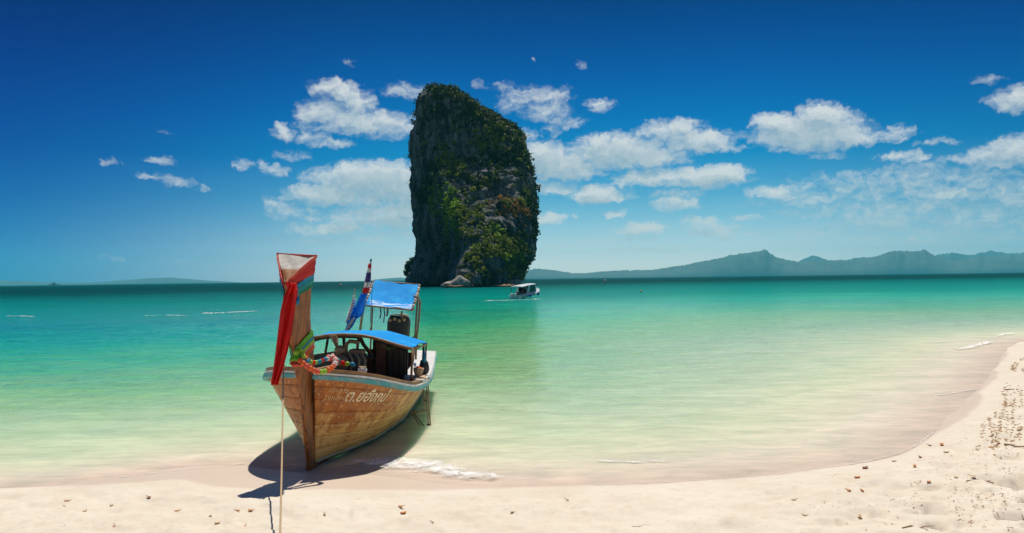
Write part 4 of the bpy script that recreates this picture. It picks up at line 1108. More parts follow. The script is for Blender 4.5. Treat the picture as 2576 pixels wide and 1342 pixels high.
strip_px('sash_tail', M['red_cloth'], [(738,712,7),(731,740,15),(724,780,18),(717,830,17),(709,880,15),(700,925,12),(690,968,8.5)], YF - .05, red, BI, .035, 15)
strip_px('sash_end', M['red_wrap'], [(742,712,4),(743,728,7),(741,748,6)], YF + .01, red, BI)
blue = child_thing('blue_scarf', 'turquoise and green scarf wrapped under the red sash, knotted in front', 'scarf', gr)
wrap('scarf_band', M['blue_cloth'], 2.47, 2.70, .06, .09, 0.018, blue)
wrap('scarf_fold', M['teal_cloth'], 2.43, 2.635, .05, .07, 0.022, blue)
wrap('scarf_edge', M['deepgreen_cloth'], 2.40, 2.575, .04, .05, 0.018, blue)
knot(blue, 2.43, M['teal_cloth'], .035)
strip_px('scarf_tail', M['blue_cloth'], [(746,738,5),(746,752,8),(745,766,6)], YF + .02, blue, BI)
green = child_thing('green_scarf', 'bright green scarf tied low on the prow with a short bow hanging in front', 'scarf', gr)
wrap('scarf_band', M['green_cloth'], 1.72, 1.93, .07, .085, 0.020, green)
wrap('scarf_fold', M['blue_cloth'], 1.67, 1.865, .04, .045, 0.018, green)
wrap('scarf_edge', M['lime_cloth'], 1.635, 1.825, .045, .045, 0.022, green)
knot(green, 1.69, M['lime_cloth'], .045)
YG = (BM @ prow(0, 1.65)).y - .05
strip_px('scarf_tail', M['green_cloth'], [(751,876,5),(747,888,10),(743,902,14),(740,908,13)], YG, green, BI)
strip_px('scarf_tail', M['lime_cloth'], [(757,878,4),(762,890,5),(766,902,5)], YG - .01, green, BI)
pink = child_thing('orange_scarf', 'pink and orange scarf tied just under the bright green scarf', 'scarf', gr)
wrap('scarf_band', M['pink_cloth'], 1.59, 1.785, .04, .045, 0.018, pink)
wrap('scarf_edge', M['orange_cloth'], 1.555, 1.745, .04, .045, 0.022, pink)
knot(pink, 1.565, M['orange_cloth'], .03)
strip_px('scarf_tail', M['salmon'], [(738,905,6),(742,914,14),(749,922,12)], YG + .02, pink, BI)
strip_px('scarf_tail', M['blue_cloth'], [(760,892,5),(768,903,7),(776,912,7)], YG + .0, pink, BI)
# flower garlands: short wound segments on a loop
def garland(name, label, path, cols, r):
    g = child_thing(name, label, 'garland', 'garlands looped round the prow foot')
    pts = [BI @ P(*p) for p in path]
    s = np.r_[0, np.cumsum([(b_ - a_).length for a_, b_ in zip(pts[:-1], pts[1:])])]
    n = int(s[-1] / (r * 1.6)); A = np.array(pts)
    for k in range(n):
        q0, q1 = s[-1] * (k + .04) / n, s[-1] * (k + .96) / n
        a_ = Vector([np.interp(q0, s, A[:, i_]) for i_ in range(3)]); b_ = Vector([np.interp(q1, s, A[:, i_]) for i_ in range(3)])
        mm = (a_ + b_) / 2
        MB().tube([a_, a_.lerp(b_, .25), mm, a_.lerp(b_, .75), b_], [r * .72, r * .98, r * 1.05, r * .98, r * .72], 9).build('flower_segment', M[cols[k % len(cols)]], g, True)
    return g
YB = YG
garland('flower_garland', 'orange and white flower garland drooping over the right side of the prow foot',
        [(752,904,YB - .05),(762,914,YB - .08),(775,924,YB - .08),(790,933,YB - .03),(803,937,YB + .03),(818,935,YB + .1),(832,928,YB + .15),(842,917,YB + .25),(846,907,YB + .35),(838,899,YB + .45),(822,899,YB + .5)],
        ['orange_cloth', 'orange_cloth', 'salmon', 'orange_cloth', 'orange_cloth', 'salmon', 'lime_cloth', 'lime_cloth', 'orange_cloth', 'orange_cloth', 'pink_cloth', 'white_cloth', 'pink_cloth', 'white_cloth', 'salmon', 'white_cloth', 'pink_cloth'], .036)
garland('flower_garland', 'blue and red flower garland lying behind the orange one on the foredeck',
        [(768,898,YB),(775,908,YB + .05),(786,913,YB + .1),(798,912,YB + .2),(810,908,YB + .3),(822,903,YB + .35),(832,904,YB + .5)],
        ['orange_cloth', 'blue_cloth', 'lime_cloth', 'red_cloth', 'lime_cloth', 'blue_cloth', 'teal_cloth', 'red_cloth', 'blue_cloth', 'white_cloth', 'red_cloth'], .03)
# cloth bits and a stick lying on the foredeck behind
cr = child_thing('ribbon_bundle', 'green and blue ribbon bundle lying on the near gunwale behind the garlands', 'ribbon')
cp = [L(x, y, 11.7) for x, y in ((846,908),(856,912),(868,919),(880,917),(893,922))]
for k, cname in enumerate(('teal_cloth', 'red_cloth', 'lime_cloth', 'blue_cloth')):
    MB().tube([cp[k], (cp[k] + cp[k + 1]) / 2 + Vector((0, 0, .02)), cp[k + 1]], [.02, .032, .02], 8).build('ribbon', M[cname], cr, True)
st = child_thing('wooden_stick', 'short tan stick standing up beside the garlands', 'stick')
MB().tube([L(836,891,11.6), L(846,906,11.55), L(853,918,11.5)], [.02, .022, .018], 7).build('stick', M['tan_wood'], st, True)
# ------------------------------------------------------------------ mooring rope
rp = [BI and P(713, 926, 10.55), P(713, 960, 10.42), P(712, 1010, 10.1), P(710.5, 1090, 9.55), P(708.5, 1180, 8.9), P(706, 1270, 8.2), P(704, 1342, 7.7), P(702, 1420, 7.2)]
gz_ = on_sand(702, 1440)
def catmull(pts, n=8):
    out = []
    for i_ in range(len(pts) - 1):
        a_, b_, c_, d2 = pts[max(i_ - 1, 0)], pts[i_], pts[i_ + 1], pts[min(i_ + 2, len(pts) - 1)]
        for k in range(n):
            u = k / n; out.append(.5 * ((2 * b_) + (c_ - a_) * u + (2 * a_ - 5 * b_ + 4 * c_ - d2) * u * u + (3 * b_ - a_ - 3 * c_ + d2) * u ** 3))
    return out + [pts[-1]]
bow = P(713, 926, 10.62)
end = on_sand(701, 1500)
N_ = 60; pts = []
for k in range(N_ + 1):
    q = k / N_; p = bow.lerp(end, q); p.z -= .16 * math.sin(math.pi * q) * (1 - .3 * q); pts.append(p)
rope = thing('mooring_rope', 'tan mooring rope running from the bow down to the sand in front', 'rope', tuple(end))
mb = MB()
for s_ in range(3):
    ph = s_ * 2.094; path = []
    for i_, p in enumerate(catmull(pts, 6)):
        a_ = i_ * .55 + ph; path.append(p - end + Vector((.0045 * math.cos(a_), 0, .0045 * math.sin(a_))))
    mb.tube(path, .0062, 5)
mb.build('rope_strand', M['rope'], rope, True)
MB().tube([bow - end + Vector((.01 * math.cos(a_), .03 * math.sin(a_), .03 * math.cos(a_))) for a_ in np.linspace(0, 6.28, 12)], .012, 6).build('rope_loop', M['rope'], rope, True)

# ------------------------------------------------------------------ boarding ladder hung over the side
ld = child_thing('boarding_ladder', 'pale metal boarding ladder hung over the right side of the longtail boat', 'ladder')
YL = 14.4
for pth, r_, nm, mt in (
    ([(1066,966,YL),(1067,1000,YL),(1068,1036,YL)], .013, 'rail', 'tan_metal'), ([(1073,962,YL),(1073,1000,YL),(1074,1036,YL)], .011, 'rail', 'rust'),
    ([(1077,960,YL),(1078,1000,YL),(1081,1050,YL),(1084,1084,YL)], .014, 'rail', 'tan_metal'), ([(1076,1036,YL),(1077,1060,YL),(1079,1084,YL)], .011, 'rail', 'tan_metal'),
    ([(1032,1040,YL + .1),(1050,1037,YL),(1076,1033,YL)], .013, 'rung', 'tan_metal'), ([(1067,1084,YL),(1084,1084,YL)], .018, 'rung', 'white_paint'),
    ([(1037,1042,YL + .1),(1052,1064,YL),(1068,1084,YL)], .012, 'brace', 'rust'), ([(1042,1041,YL + .1),(1058,1062,YL),(1072,1078,YL)], .011, 'brace', 'rust'),
    ([(1070,1006,YL),(1071,1010,YL)], .022, 'bolt', 'black'), ([(1074,1069,YL),(1081,1069,YL)], .022, 'bolt', 'dark_wood'), ([(1066,952,YL),(1072,958,YL),(1078,956,YL),(1080,948,YL)], .03, 'hook', 'white_paint')):
    MB().tube([L(*p) for p in pth], r_, 7).build(nm, M[mt], ld, True)
tagp = L(1016, 1047, 14.2)
# ------------------------------------------------------------------ flags
fg = 'flags on the boat'
fl1 = child_thing('striped_flag', 'red, white and blue striped flag hanging limp from a slanting pole', 'flag', fg)
YN = 15.6
MB().tube([L(905,846,YN), L(918,760,YN), L(933,660,YN)], [.012, .011, .009], 8).build('pole', M['tan_metal'], fl1, True)
MB().ball(L(933, 656, YN), .022, 8, 6, (1, 1, 1.8)).build('finial', M['teal_cloth'], fl1, True)
def flagband(quads, mt, parent, name='stripe', Y=YN - .03):
    rows = []
    for i_, (xa, xb, y) in enumerate(quads):
        rows.append([L(xa + (xb - xa) * k, y + 1.5 * math.sin(k * 3.1), Y + .03 * math.sin(k * 7 + y * .05)) for k in np.linspace(0, 1, 8)])
    o = MB().grid(rows).build(name, mt, parent, True); solid(o, .006); return o
flagband([(929,934,662),(926,934,668),(925,934,674)], M['flag_red'], fl1)
flagband([(925,934,674.3),(924,934,680),(922,933,685)], M['white_cloth'], fl1)
flagband([(922,933,685.3),(920,933,698),(917,932,709)], M['navy_cloth'], fl1)
flagband([(917,932,709.3),(916,932,717),(914,931,723)], M['white_cloth'], fl1)
flagband([(914,931,723.3),(913,929,730),(910,926,738)], M['flag_red'], fl1)
fl2 = child_thing('blue_flag', 'long blue flag drooping below the striped flag with white checks on its edge', 'flag', fg)
flagband([(908,925,738),(903,922,750),(898,920,762),(893,918,775),(888,915,788),(888,908,796),(886,900,801)], M['flag_blue'], fl2, 'cloth')
flagband([(888,901,789),(880,896,804),(872,888,820),(866,876,834),(864,868,843)], M['flag_blue'], fl2, 'tail', YN - .08)
flagband([(886,892,800),(880,887,812),(873,879,824),(867,872,834)], M['white_cloth'], fl2, 'white_edge', YN - .15)
for k in range(9):
    y = 752 + k * 6.2; x = 893 - k * 2.0
    flagband([(x - 1.5, x + 2.5, y), (x - 2.2, x + 2.0, y + 3.2)], M['white_cloth'], fl2, 'check', YN - .15)
    flagband([(x - 8, x - 4, y + 6), (x - 8.6, x - 4.6, y + 9.2)], M['white_cloth'], fl2, 'check', YN - .15)
flagband([(862,868,838),(863,869,862),(866,870,900)], M['navy_cloth'], fl2, 'lower_tail', YN - 1.6)
fl3 = child_thing('white_flag', 'narrow blue and white checked flag on a short pole left of the blue flag', 'flag', fg)
MB().tube([L(866,846,YN), L(880,790,YN), L(893,728,YN)], .01, 7).build('pole', M['tan_metal'], fl3, True)
flagband([(889,895,752),(884,894,765),(879,892,785),(873,889,800),(869,883,812)], M['flag_blue'], fl3, 'cloth', YN - .03)
for k in range(8):
    y = 742 + k * 8; x = 892 - k * 1.9
    flagband([(x - 3, x + 1, y), (x - 4, x + .5, y + 4)], M['white_cloth'], fl3, 'check', YN - .10)
    flagband([(x - 7 * min(1, k / 3), x - 3, y + 4), (x - 7.5 * min(1, k / 3), x - 3.5, y + 7.5)], M['white_cloth'], fl3, 'check', YN - .10)
rg = child_thing('cloth_rag', 'pale cloth rag knotted over the front edge of the low blue canopy', 'rag')
strip_px('cloth', M['tan_wood'], [(838,843,9),(842,852,9),(845,862,6),(847,872,2)], 13.5, rg, BI, .02)
# hanging cords under the awning
for (x, y0, y1, lb, r_) in ((957,772,802,'thick grey cord hanging under the awning, leftmost of three',.014), (966,772,812,'middle grey cord hanging under the awning',.012), (974,772,796,'short thick grey cord hanging under the awning, rightmost of three',.02)):
    co = child_thing('hanging_cord', lb, 'cord', 'cords hanging under the awning')
    MB().tube([L(x, y0, 16.25), L(x + 1.5, (y0 + y1) / 2, 16.25), L(x - 1, y1, 16.25)], r_, 6).build('cord', M['grey_cord'], co, True)
co = child_thing('hanging_cord', 'thin turquoise cord hanging at the left corner of the awning', 'cord', 'cords hanging under the awning')
MB().tube([L(938,712,16.1), L(934,760,16.1), L(931,815,16.1)], .007, 6).build('cord', M['teal_cloth'], co, True)
# bag, basket and float on board
bgd = child_thing('black_bag', 'dark net bag hanging from the rear right canopy posts above the white side deck', 'bag')
mb = MB(); mb.ball(L(1066,926,14.6), .13, 12, 9, (.75, .6, 1.25), jit=.1); o = mb.build('bag', M['black'], bgd, True)
MB().tube([L(1067,912,14.55), L(1067,897,14.6), L(1067,880,14.65)], [.035, .02, .012], 7).build('neck', M['blue_cloth'], bgd, True)
bk = child_thing('tan_basket', 'small tan basket on the white side deck beside the front canopy post', 'basket')
bp = L(1052, 945, 14.0)
MB().loft([[bp + Vector((r_ * math.cos(a_), r_ * math.sin(a_), z)) for a_ in np.linspace(0, 6.283, 14, endpoint=False)] for r_, z in ((.06, 0), (.085, .07), (.095, .13), (.08, .13), (.06, .03))], caps=False).build('basket', M['tan_wood'], bk, True)
MB().ball(bp + Vector((0, 0, .1)), .06, 9, 6, jit=.15).build('contents', M['orange_cloth'], bk, True)
tb2 = child_thing('side_shelf', 'pale plank shelf lying across the side deck under the basket', 'plank')
o = MB().slab([[L(1036,957,13.7), L(1072,955,13.9)], [L(1038,949,14.2), L(1070,947,14.4)]], .025, (0, 0, 1)).build('plank_top', M['tan_wood'], tb2)
fb_ = child_thing('white_float', 'round pinkish white float resting on the near gunwale amidships', 'float')
MB().ball(L(912, 932, 12.05), .065, 14, 10, (1.1, 1, .8), jit=.03).build('ball', M['white_cloth'], fb_, True)
MB().tube([L(912,932,12.05) + Vector((.05 * math.cos(a_), .05 * math.sin(a_), .05)) for a_ in np.linspace(0, 6.2, 10)], .008, 6).build('cord_ring', M['rope'], fb_, True)
lv = child_thing('leafy_sprig', 'green leafy sprig hanging under the right part of the low canopy', 'sprig')
for k, (x, y) in enumerate(((958,872),(966,874),(976,876),(986,878),(972,880))):
    p = L(x, y, 13.55); q = L(x + 10, y - 4 + 3 * (k % 3), 13.5); mm = (p + q) / 2
    MB().add([p, mm + Vector((0, 0, .022)), q, mm - Vector((0, 0, .022))], [(0, 1, 2, 3)]).build('leaf', M['leaf_green'], lv)
for k, (x, y, s_, mt, lb) in enumerate(((866,905,.2,'tan_wood','tan wooden crate inside the hull beside the dark side board'),)):
    cr_ = child_thing('wooden_crate', lb, 'crate'); p = L(x, y, 14.3)
    for z in (-.08, 0, .08):
        for sx_ in (-1, 1): bevel(MB().box(p + Vector((0, sx_ * .12, z)), (.26, .015, .06)).build('slat', M['tan_wood'], cr_), .003, 1)
        for sx_ in (-1, 1): bevel(MB().box(p + Vector((sx_ * .125, 0, z)), (.015, .22, .06)).build('slat', M['tan_wood'], cr_), .003, 1)

# ------------------------------------------------------------------ speedboat off the rock
M['gel'] = pmat('white_gelcoat', (.80, .80, .78), (.72, .74, .74), 3, .3, bump=0)
M['fender_blue'] = pmat('fender_blue', (.01, .09, .42), (.01, .07, .34), 6, .5, bump=0)
M['glass'] = pmat('tinted_glass', (.012, .014, .014), (.02, .02, .018), 3, .08, bump=0)
sp = G(1297, 752, 0.0)
spd = thing('speedboat', 'small white speedboat with a hardtop and blue fenders motoring off the rock tower', 'boat', (sp.x, sp.y, -.10), (0, R(-6), R(55))); spd.scale = (1.18, 1.05, .90)
SL, SBm = 4.9, 1.12      # length and half beam; local x forward
def sb(x): return SBm * (1 - max(0, (x - 2.2) / 2.75) ** 2.2)
xs_ = [0, .6, 1.2, 1.8, 2.4, 3.0, 3.5, 4.0, 4.4, 4.75]
rings = []
for x in xs_:
    b_ = sb(x); sh = .62 + .10 * (x / SL) ** 2 * 2.2; k = .12 + .55 * max(0, (x - 2.6) / 2.2) ** 2
    q_ = [(0, k - .1), (-b_ * .6, k), (-b_, .34 + .3 * k), (-b_ * .98, .42 + .3 * k), (-b_ * .62, sh + .04), (-b_ * .54, sh + .04), (0, sh + (.06 if x > 2.8 else -.28))]
    rings.append([Vector((x, y_, z_)) for y_, z_ in q_] + [Vector((x, -y_, z_)) for y_, z_ in q_[-2:0:-1]])
sh_o = MB().loft([r[::-1] for r in rings]).build('hull', M['gel'], spd, False); bevel(sh_o, .03, 2)
for sgn in (-1, 1):
    MB().tube([Vector((x, sgn * sb(x) * 1.0, .40 + .3 * (.12 + .55 * max(0, (x - 2.6) / 2.2) ** 2))) for x in xs_], .03, 6).build('rub_rail', M['dark_grey'], spd, True)
rr_ = [[Vector((x, y * .92, 1.70 + .08 * (1 - y * y) + .05 * math.sin(x))) for y in np.linspace(-1, 1, 9)] for x in np.linspace(.3, 3.1, 9)]
rf = MB().slab(rr_, .10, (0, 0, 1)).build('hardtop', M['gel'], spd, True)
for sgn in (-1, 1):
    MB().beam((2.95, sgn * .8, 1.72), (3.35, sgn * .66, .72), .10, .08).build('pillar', M['gel'], spd)
    MB().beam((1.75, sgn * .86, 1.72), (1.35, sgn * .84, .64), .30, .06).build('pillar', M['gel'], spd)
    MB().beam((.4, sgn * .84, 1.72), (.2, sgn * .8, .64), .05, .05).build('pillar', M['dark_grey'], spd)
MB().slab([[Vector((3.35, -.66, .74)), Vector((3.35, .66, .74))], [Vector((2.98, -.78, 1.68)), Vector((2.98, .78, 1.68))]], .03, (1, 0, 0)).build('windscreen', M['glass'], spd)
for sgn in (-1, 1):
    MB().slab([[Vector((1.8, sgn * .84, .78)), Vector((3.2, sgn * .70, .80))], [Vector((1.9, sgn * .86, 1.64)), Vector((2.9, sgn * .80, 1.66))]], .02, (0, sgn, 0)).build('side_window', M['glass'], spd)
o = MB().box((2.2, .2, .8), (.5, .6, .7)).build('console', M['dark_wood'], spd); bevel(o, .04)
for x in (1.0, 1.8):
    for y in (-.5, .5):
        o = MB().box((x, y, .62), (.4, .5, .45)).build('seat', M['brown_wood'], spd); bevel(o, .05)
o = MB().box((-.05, 0, .32), (.1, 1.9, .5)).build('transom', M['gel'], spd); bevel(o, .03)
for y in (-.3, .3):
    e_ = MB().loft([[Vector((-.3 + .16 * k * math.cos(a_), y + .13 * k * math.sin(a_), z)) for a_ in np.linspace(0, 6.283, 12, endpoint=False)] for z, k in ((.1, .5), (.3, .7), (.55, 1), (.85, 1.0), (.93, .7))]).build('outboard_motor', M['white_paint'], spd, True)
for sgn in (-1, 1):
    for x in (1.3, 3.0):
        f_ = MB().ball((x, sgn * (sb(x) + .13), .36), .19, 12, 8, (.85, .75, 1.3)).build('fender', M['fender_blue'], spd, True)
        MB().tube([Vector((x, sgn * (sb(x) + .1), .6)), Vector((x, sgn * sb(x) * .8, .78))], .012, 5).build('fender_line', M['white_cloth'], f_, True)
MB().tube([Vector((3.5, -.5, .98)), Vector((4.3, -.28, 1.08)), Vector((4.6, 0, 1.1)), Vector((4.3, .28, 1.08)), Vector((3.5, .5, .98))], .02, 6).build('bow_rail', M['white_cloth'], spd, True)
# distant ship and buoys
shp = P(137, 712, 3800)
ship = thing('ship', 'tiny dark ship on the far left horizon', 'ship', (shp.x, shp.y, 0))
k_ = 3800 / 2022
MB().loft([[Vector((x * k_, y, z)) for y, z in ((-6, 1), (6, 1), (7, 2.4 * k_), (-7, 2.4 * k_))] for x in (-13, -5, 5, 12)]).build('hull', M['dark_grey'], ship)
MB().box((-2 * k_, 0, 4.2 * k_), (7 * k_, 8, 4 * k_)).build('bridge', M['dark_grey'], ship)
MB().tube([Vector((-1, 0, 5 * k_)), Vector((-1, 0, 9 * k_))], 1.0, 6).build('mast', M['dark_grey'], ship)
for (x, y, lb) in ((857, 719, 'tiny yellow buoy on the sea left of the striped flag'), (1522, 708, 'tiny yellow buoy on the sea right of the speedboat'), (1612, 735, 'tiny orange buoy on the open sea farther right of the speedboat')):
    p = G(x, y, 0); s_ = min(p.length / 2022 * 3.0, .9); bo = thing('buoy', lb, 'buoy', tuple(p), (0, 0, 0), 'buoys on the sea')
    MB().ball((0, 0, s_ * .4), s_, 10, 8, (1, 1, .9)).build('ball', pmat('buoy_yellow', (.6, .35, .06), (.5, .28, .05), 3, .5, bump=0), bo, True)
    MB().tube([Vector((0, 0, s_ * 1.2)), Vector((0, 0, s_ * 1.8))], s_ * .15, 6).build('staff', M['rust'], bo, True)

# ------------------------------------------------------------------ foam
def foam_mat(name, sc, thr, col=(.80, .79, .76), soft=.12, op=.9):
    mt, t, b = newmat(name); b.inputs['Base Color'].default_value = (*col, 1); b.inputs['Roughness'].default_value = .8
    geo = N(t, 'ShaderNodeNewGeometry'); e = N(t, 'ShaderNodeAttribute', attribute_name='edge').outputs['Fac']
    n1 = noise(t, vmath(t, 'MULTIPLY', geo.outputs['Position'], sc), 1.0, 7, .68).outputs['Fac']
    a = maprange(t, math_n(t, 'ADD', n1, math_n(t, 'MULTIPLY', e, .55)), thr + .55, thr + .55 + soft, 0, op)
    tr_ = N(t, 'ShaderNodeBsdfTransparent'); mx = N(t, 'ShaderNodeMixShader')
    t.links.new(a, mx.inputs[0]); t.links.new(tr_.outputs[0], mx.inputs[1]); t.links.new(b.outputs[0], mx.inputs[2])
    t.links.new(mx.outputs[0], t.nodes['Material Output'].inputs[0]); return mt
FOAM = foam_mat('sea_foam', (4.0, 7.5, 1), .33, (.90, .89, .87), .28, .82)
FOAM_EDGE = foam_mat('swash_foam', (5, 7, 1), .38, (.78, .74, .68), .14, .75)
FOAM_FAR = foam_mat('far_foam', (.7, 2.6, 1), .36, (.8, .82, .78), .25, .65)
def foam_patch(path, w_in, w_out, mt, label, zlift=.012, hump=.03, nn=14):
    """path of ground points; foam spreads w_out to the sea side and w_in to the land side"""
    pts = [Vector((p[0], p[1], 0)) for p in path]; rows, E = [], []
    L_ = len(pts)
    for i_, p in enumerate(pts):
        d = pts[min(i_ + 1, L_ - 1)] - pts[max(i_ - 1, 0)]; d.normalize(); nrm = Vector((-d.y, d.x, 0))
        wi = w_in[i_] if hasattr(w_in, '__len__') else w_in; wo_ = w_out[i_] if hasattr(w_out, '__len__') else w_out
        r = []
        endk = min(1, min(i_, L_ - 1 - i_) / (L_ * .12))
        for k in np.linspace(0, 1, nn):
            q = p + nrm * (-wi + (wi + wo_) * k); r.append(q); E.append(math.sin(math.pi * (k ** .7)) * endk)
        rows.append(r)
    V = np.array([p for r in rows for p in r]); E = np.array(E)
    tz = np.maximum(terrain_z(V[:, :2]), 0)
    V[:, 2] = tz + zlift + hump * E * (.5 + .5 * fbm(V[:, 0] * 7, V[:, 1] * 9, 1, 3))
    nc = nn; F = [(i_ * nc + j_, (i_ + 1) * nc + j_, (i_ + 1) * nc + j_ + 1, i_ * nc + j_ + 1) for i_ in range(L_ - 1) for j_ in range(nc - 1)]
    o = new_mesh('foam', V, F, mt, None, True, None, {'edge': E}); return tag(o, label, None, None, 'stuff')
def dens(path, n): return resample(np.array(path), n)
def gxy(px): return [tuple(G(x, y)[:2]) for x, y in px]
foam_patch(dens(gxy([(800,1176),(850,1180),(900,1184),(950,1186),(1000,1190),(1060,1200),(1130,1209),(1220,1214),(1310,1214)]), 120), .05, np.interp(np.linspace(0, 1, 120), [0, .15, .4, .7, 1], [.5, 1.0, 1.25, .8, .45]), FOAM, 'white broken foam washing up beside the longtail bow', .012, .05)
si = [k for k, p in enumerate(SHORE) if 0.0 < p[0] < 8.5 and p[1] < 18]
foam_patch(dens(SHORE[si[0]:si[-1]], 220), .01, .05, FOAM_EDGE, 'thin white line of foam along the right part of the water edge', .006, .008, 6)
foam_patch(dens(gxy([(260,1212),(330,1201),(420,1192),(520,1181),(600,1170),(650,1168)]), 120), .02, .10, FOAM_EDGE, 'thin foam line at the water edge left of the boat', .006, .01, 6)
foam_patch(dens(gxy([(1480,1160),(1600,1165),(1700,1160)]), 80), .1, .16, FOAM_EDGE, 'faint foam ripple in the shallows near the middle', .012, .01, 8)
foam_patch(dens(gxy([(2320,1000),(2370,995),(2430,985),(2480,978)]), 60), .06, .10, FOAM_EDGE, 'thin foam line on the small sand spit at the right', .012, .01, 6)
foam_patch(dens(gxy([(2395,884),(2440,878),(2485,866),(2500,860)]), 60), .2, .45, FOAM, 'small white breaker on the right-hand shore', .02, .06, 8)
foam_patch(dens(gxy([(2505,848),(2535,843),(2560,840)]), 40), .15, .35, FOAM, 'second small breaker on the far right shore', .02, .06, 8)
foam_patch(dens(gxy([(480,792),(530,791),(580,789),(630,786),(672,785)]), 60), .8, 1.6, FOAM_FAR, 'white wake streak on the sea left of the prow', .04, .12, 8)
foam_patch(dens(gxy([(345,797),(420,795),(480,796)]), 40), .3, .6, FOAM_FAR, 'faint wake line on the sea at the left', .04, .05, 6)
foam_patch(dens(gxy([(0,797),(50,797),(90,799)]), 30), .3, .6, FOAM_FAR, 'faint wake line at the far left edge', .04, .05, 6)
foam_patch(dens(gxy([(1195,760),(1240,758),(1290,757),(1340,755),(1362,753)]), 60), .8, 1.0, FOAM_FAR, 'white wake trailing behind the speedboat', .04, .10, 8)

# ------------------------------------------------------------------ things lying on the sand
M['leaf_orange'] = pmat('dry_leaf_orange', (.74, .29, .08), (.58, .20, .05), 60, .7)
M['leaf_brown'] = pmat('dry_leaf_brown', (.46, .21, .08), (.33, .14, .06), 60, .7)
M['leaf_tan'] = pmat('dry_leaf_tan', (.62, .43, .21), (.5, .32, .15), 60, .7)
M['twig'] = pmat('twig_bark', (.38, .24, .12), (.26, .15, .07), 40, .8)
def leaf_geo(w, l, curl):
    rows = []
    for i_ in range(9):
        u = i_ / 8; ww = w * math.sin(math.pi * min(.98, u * .94 + .03)) ** .8
        rows.append([Vector((l * (u - .5), ww * k, curl * (abs(k) ** 1.5) * w * .7 + curl * l * .25 * (u - .5) ** 2 + .003)) for k in (-1, -.5, 0, .5, 1)])
    return rows
def leaf(x, y, size, col, label, rot=None):
    size *= .78
    p = on_sand(x, y); o = thing('dry_leaf', label, 'leaf', tuple(p), (0, 0, rot if rot is not None else random.uniform(0, 6.28)), 'dry leaves lying on the sand')
    b_ = MB().grid(leaf_geo(size * .32, size, random.uniform(.5, 1.1))).build('blade', M[col], o, True); solid(b_, .002)
    MB().tube([Vector((size * .46, 0, .02)), Vector((size * .62, .006, .022)), Vector((size * .74, .016, .012))], .0028, 5).build('stalk', M['twig'], o, True)
    return o
LEAVES = [
 (1008,1276,.075,'leaf_orange','orange dry leaf on the sand below the middle, upper of a close pair'), (1015,1293,.085,'leaf_orange','orange dry leaf on the sand below the middle, lower of a close pair'),
 (598,1286,.065,'leaf_orange','rust-orange dry leaf just left of the shadow of the prow'), (630,1287,.07,'leaf_orange','thin orange dry leaf nearest the rope shadow on its left'),
 (168,1263,.075,'leaf_brown','dark brown dry leaf alone near the left edge of the beach'), (375,1252,.08,'leaf_brown','brown dry leaf close below the wet sand at the left'),
 (213,1287,.06,'leaf_tan','tan dry leaf low on the sand at the far left'), (281,1273,.07,'leaf_tan','tan dry leaf right of the dark brown one at the left'),
 (445,1287,.065,'leaf_orange','orange-tan dry leaf halfway between the left edge and the rope'), (529,1300,.06,'leaf_tan','tan dry leaf below the rust-orange one left of the rope'),
 (547,1318,.07,'leaf_tan','tan dry leaf near the bottom edge left of the rope'), (616,1324,.05,'leaf_orange','small orange dry leaf at the bottom edge beside the rope'),
 (288,1324,.05,'leaf_orange','small orange dry leaf at the bottom edge at the left'), (816,1297,.065,'leaf_tan','tan dry leaf right of the mooring rope'),
 (1088,1316,.045,'leaf_brown','small brown dry leaf near the bottom edge right of the orange pair'), (1289,1290,.06,'leaf_tan','tan dry leaf on the sand at the bottom centre'),
 (1427,1260,.06,'leaf_tan','tan dry leaf on the sand right of centre'), (2177,1179,.13,'leaf_brown','long brown dry leaf at the water edge on the right'),
 (2157,1203,.10,'leaf_orange','orange dry leaf just below the long brown leaf on the right'), (2135,1236,.075,'leaf_orange','orange dry leaf on the right, left one of two side by side'),
 (2169,1237,.075,'leaf_orange','orange dry leaf on the right, right one of two side by side'), (2025,1299,.08,'leaf_tan','tan dry leaf at the bottom right of centre'),
 (2163,1303,.085,'leaf_tan','tan dry leaf near the bottom below the two orange ones'), (1997,1259,.07,'leaf_tan','pale tan dry leaf left of the two orange ones'),
 (2301,1175,.10,'leaf_orange','orange dry leaf beside the slanting row on the right beach'), (2315,1152,.09,'leaf_brown','brown dry leaf above the orange one on the right beach'),
 (2369,1121,.12,'leaf_orange','large orange dry leaf highest on the right beach, right of two'), (2339,1122,.09,'leaf_brown','brown dry leaf highest on the right beach, left of two'),
 (2405,1203,.09,'leaf_tan','tan dry leaf above the long curved twig on the right'), (2337,1214,.08,'leaf_orange','orange-tan dry leaf left of the long curved twig'),
 (2248,1162,.06,'leaf_brown','small red-brown dry leaf near the water edge on the right'), (2447,1199,.09,'leaf_tan','tan dry leaf close above the curved twig'),
 (2381,1139,.09,'leaf_tan','tan dry leaf below the large orange one on the right beach')]
for a_ in LEAVES: leaf(*a_)
def twig(pts, r, label):
    r *= .7; ps = [on_sand(x, y, r * .3) for x, y in pts]; o = thing('twig', label, 'twig', tuple(ps[0]), (0, 0, 0), 'twigs lying on the sand')
    c = [p - ps[0] + Vector((0, 0, .006 * math.sin(i_ * 2.1))) for i_, p in enumerate(ps)]
    MB().tube(c, [r * (1 - .5 * i_ / len(c)) for i_ in range(len(c))], 7).build('stem', M['twig'], o, True)
    m_ = len(c) // 2; d = (c[-1] - c[0]).normalized(); sdv = Vector((-d.y, d.x, .1))
    MB().tube([c[m_], c[m_] + d * .05 + sdv * .05, c[m_] + d * .12 + sdv * .07], [r * .6, r * .5, r * .25], 6).build('side_shoot', M['twig'], o, True)
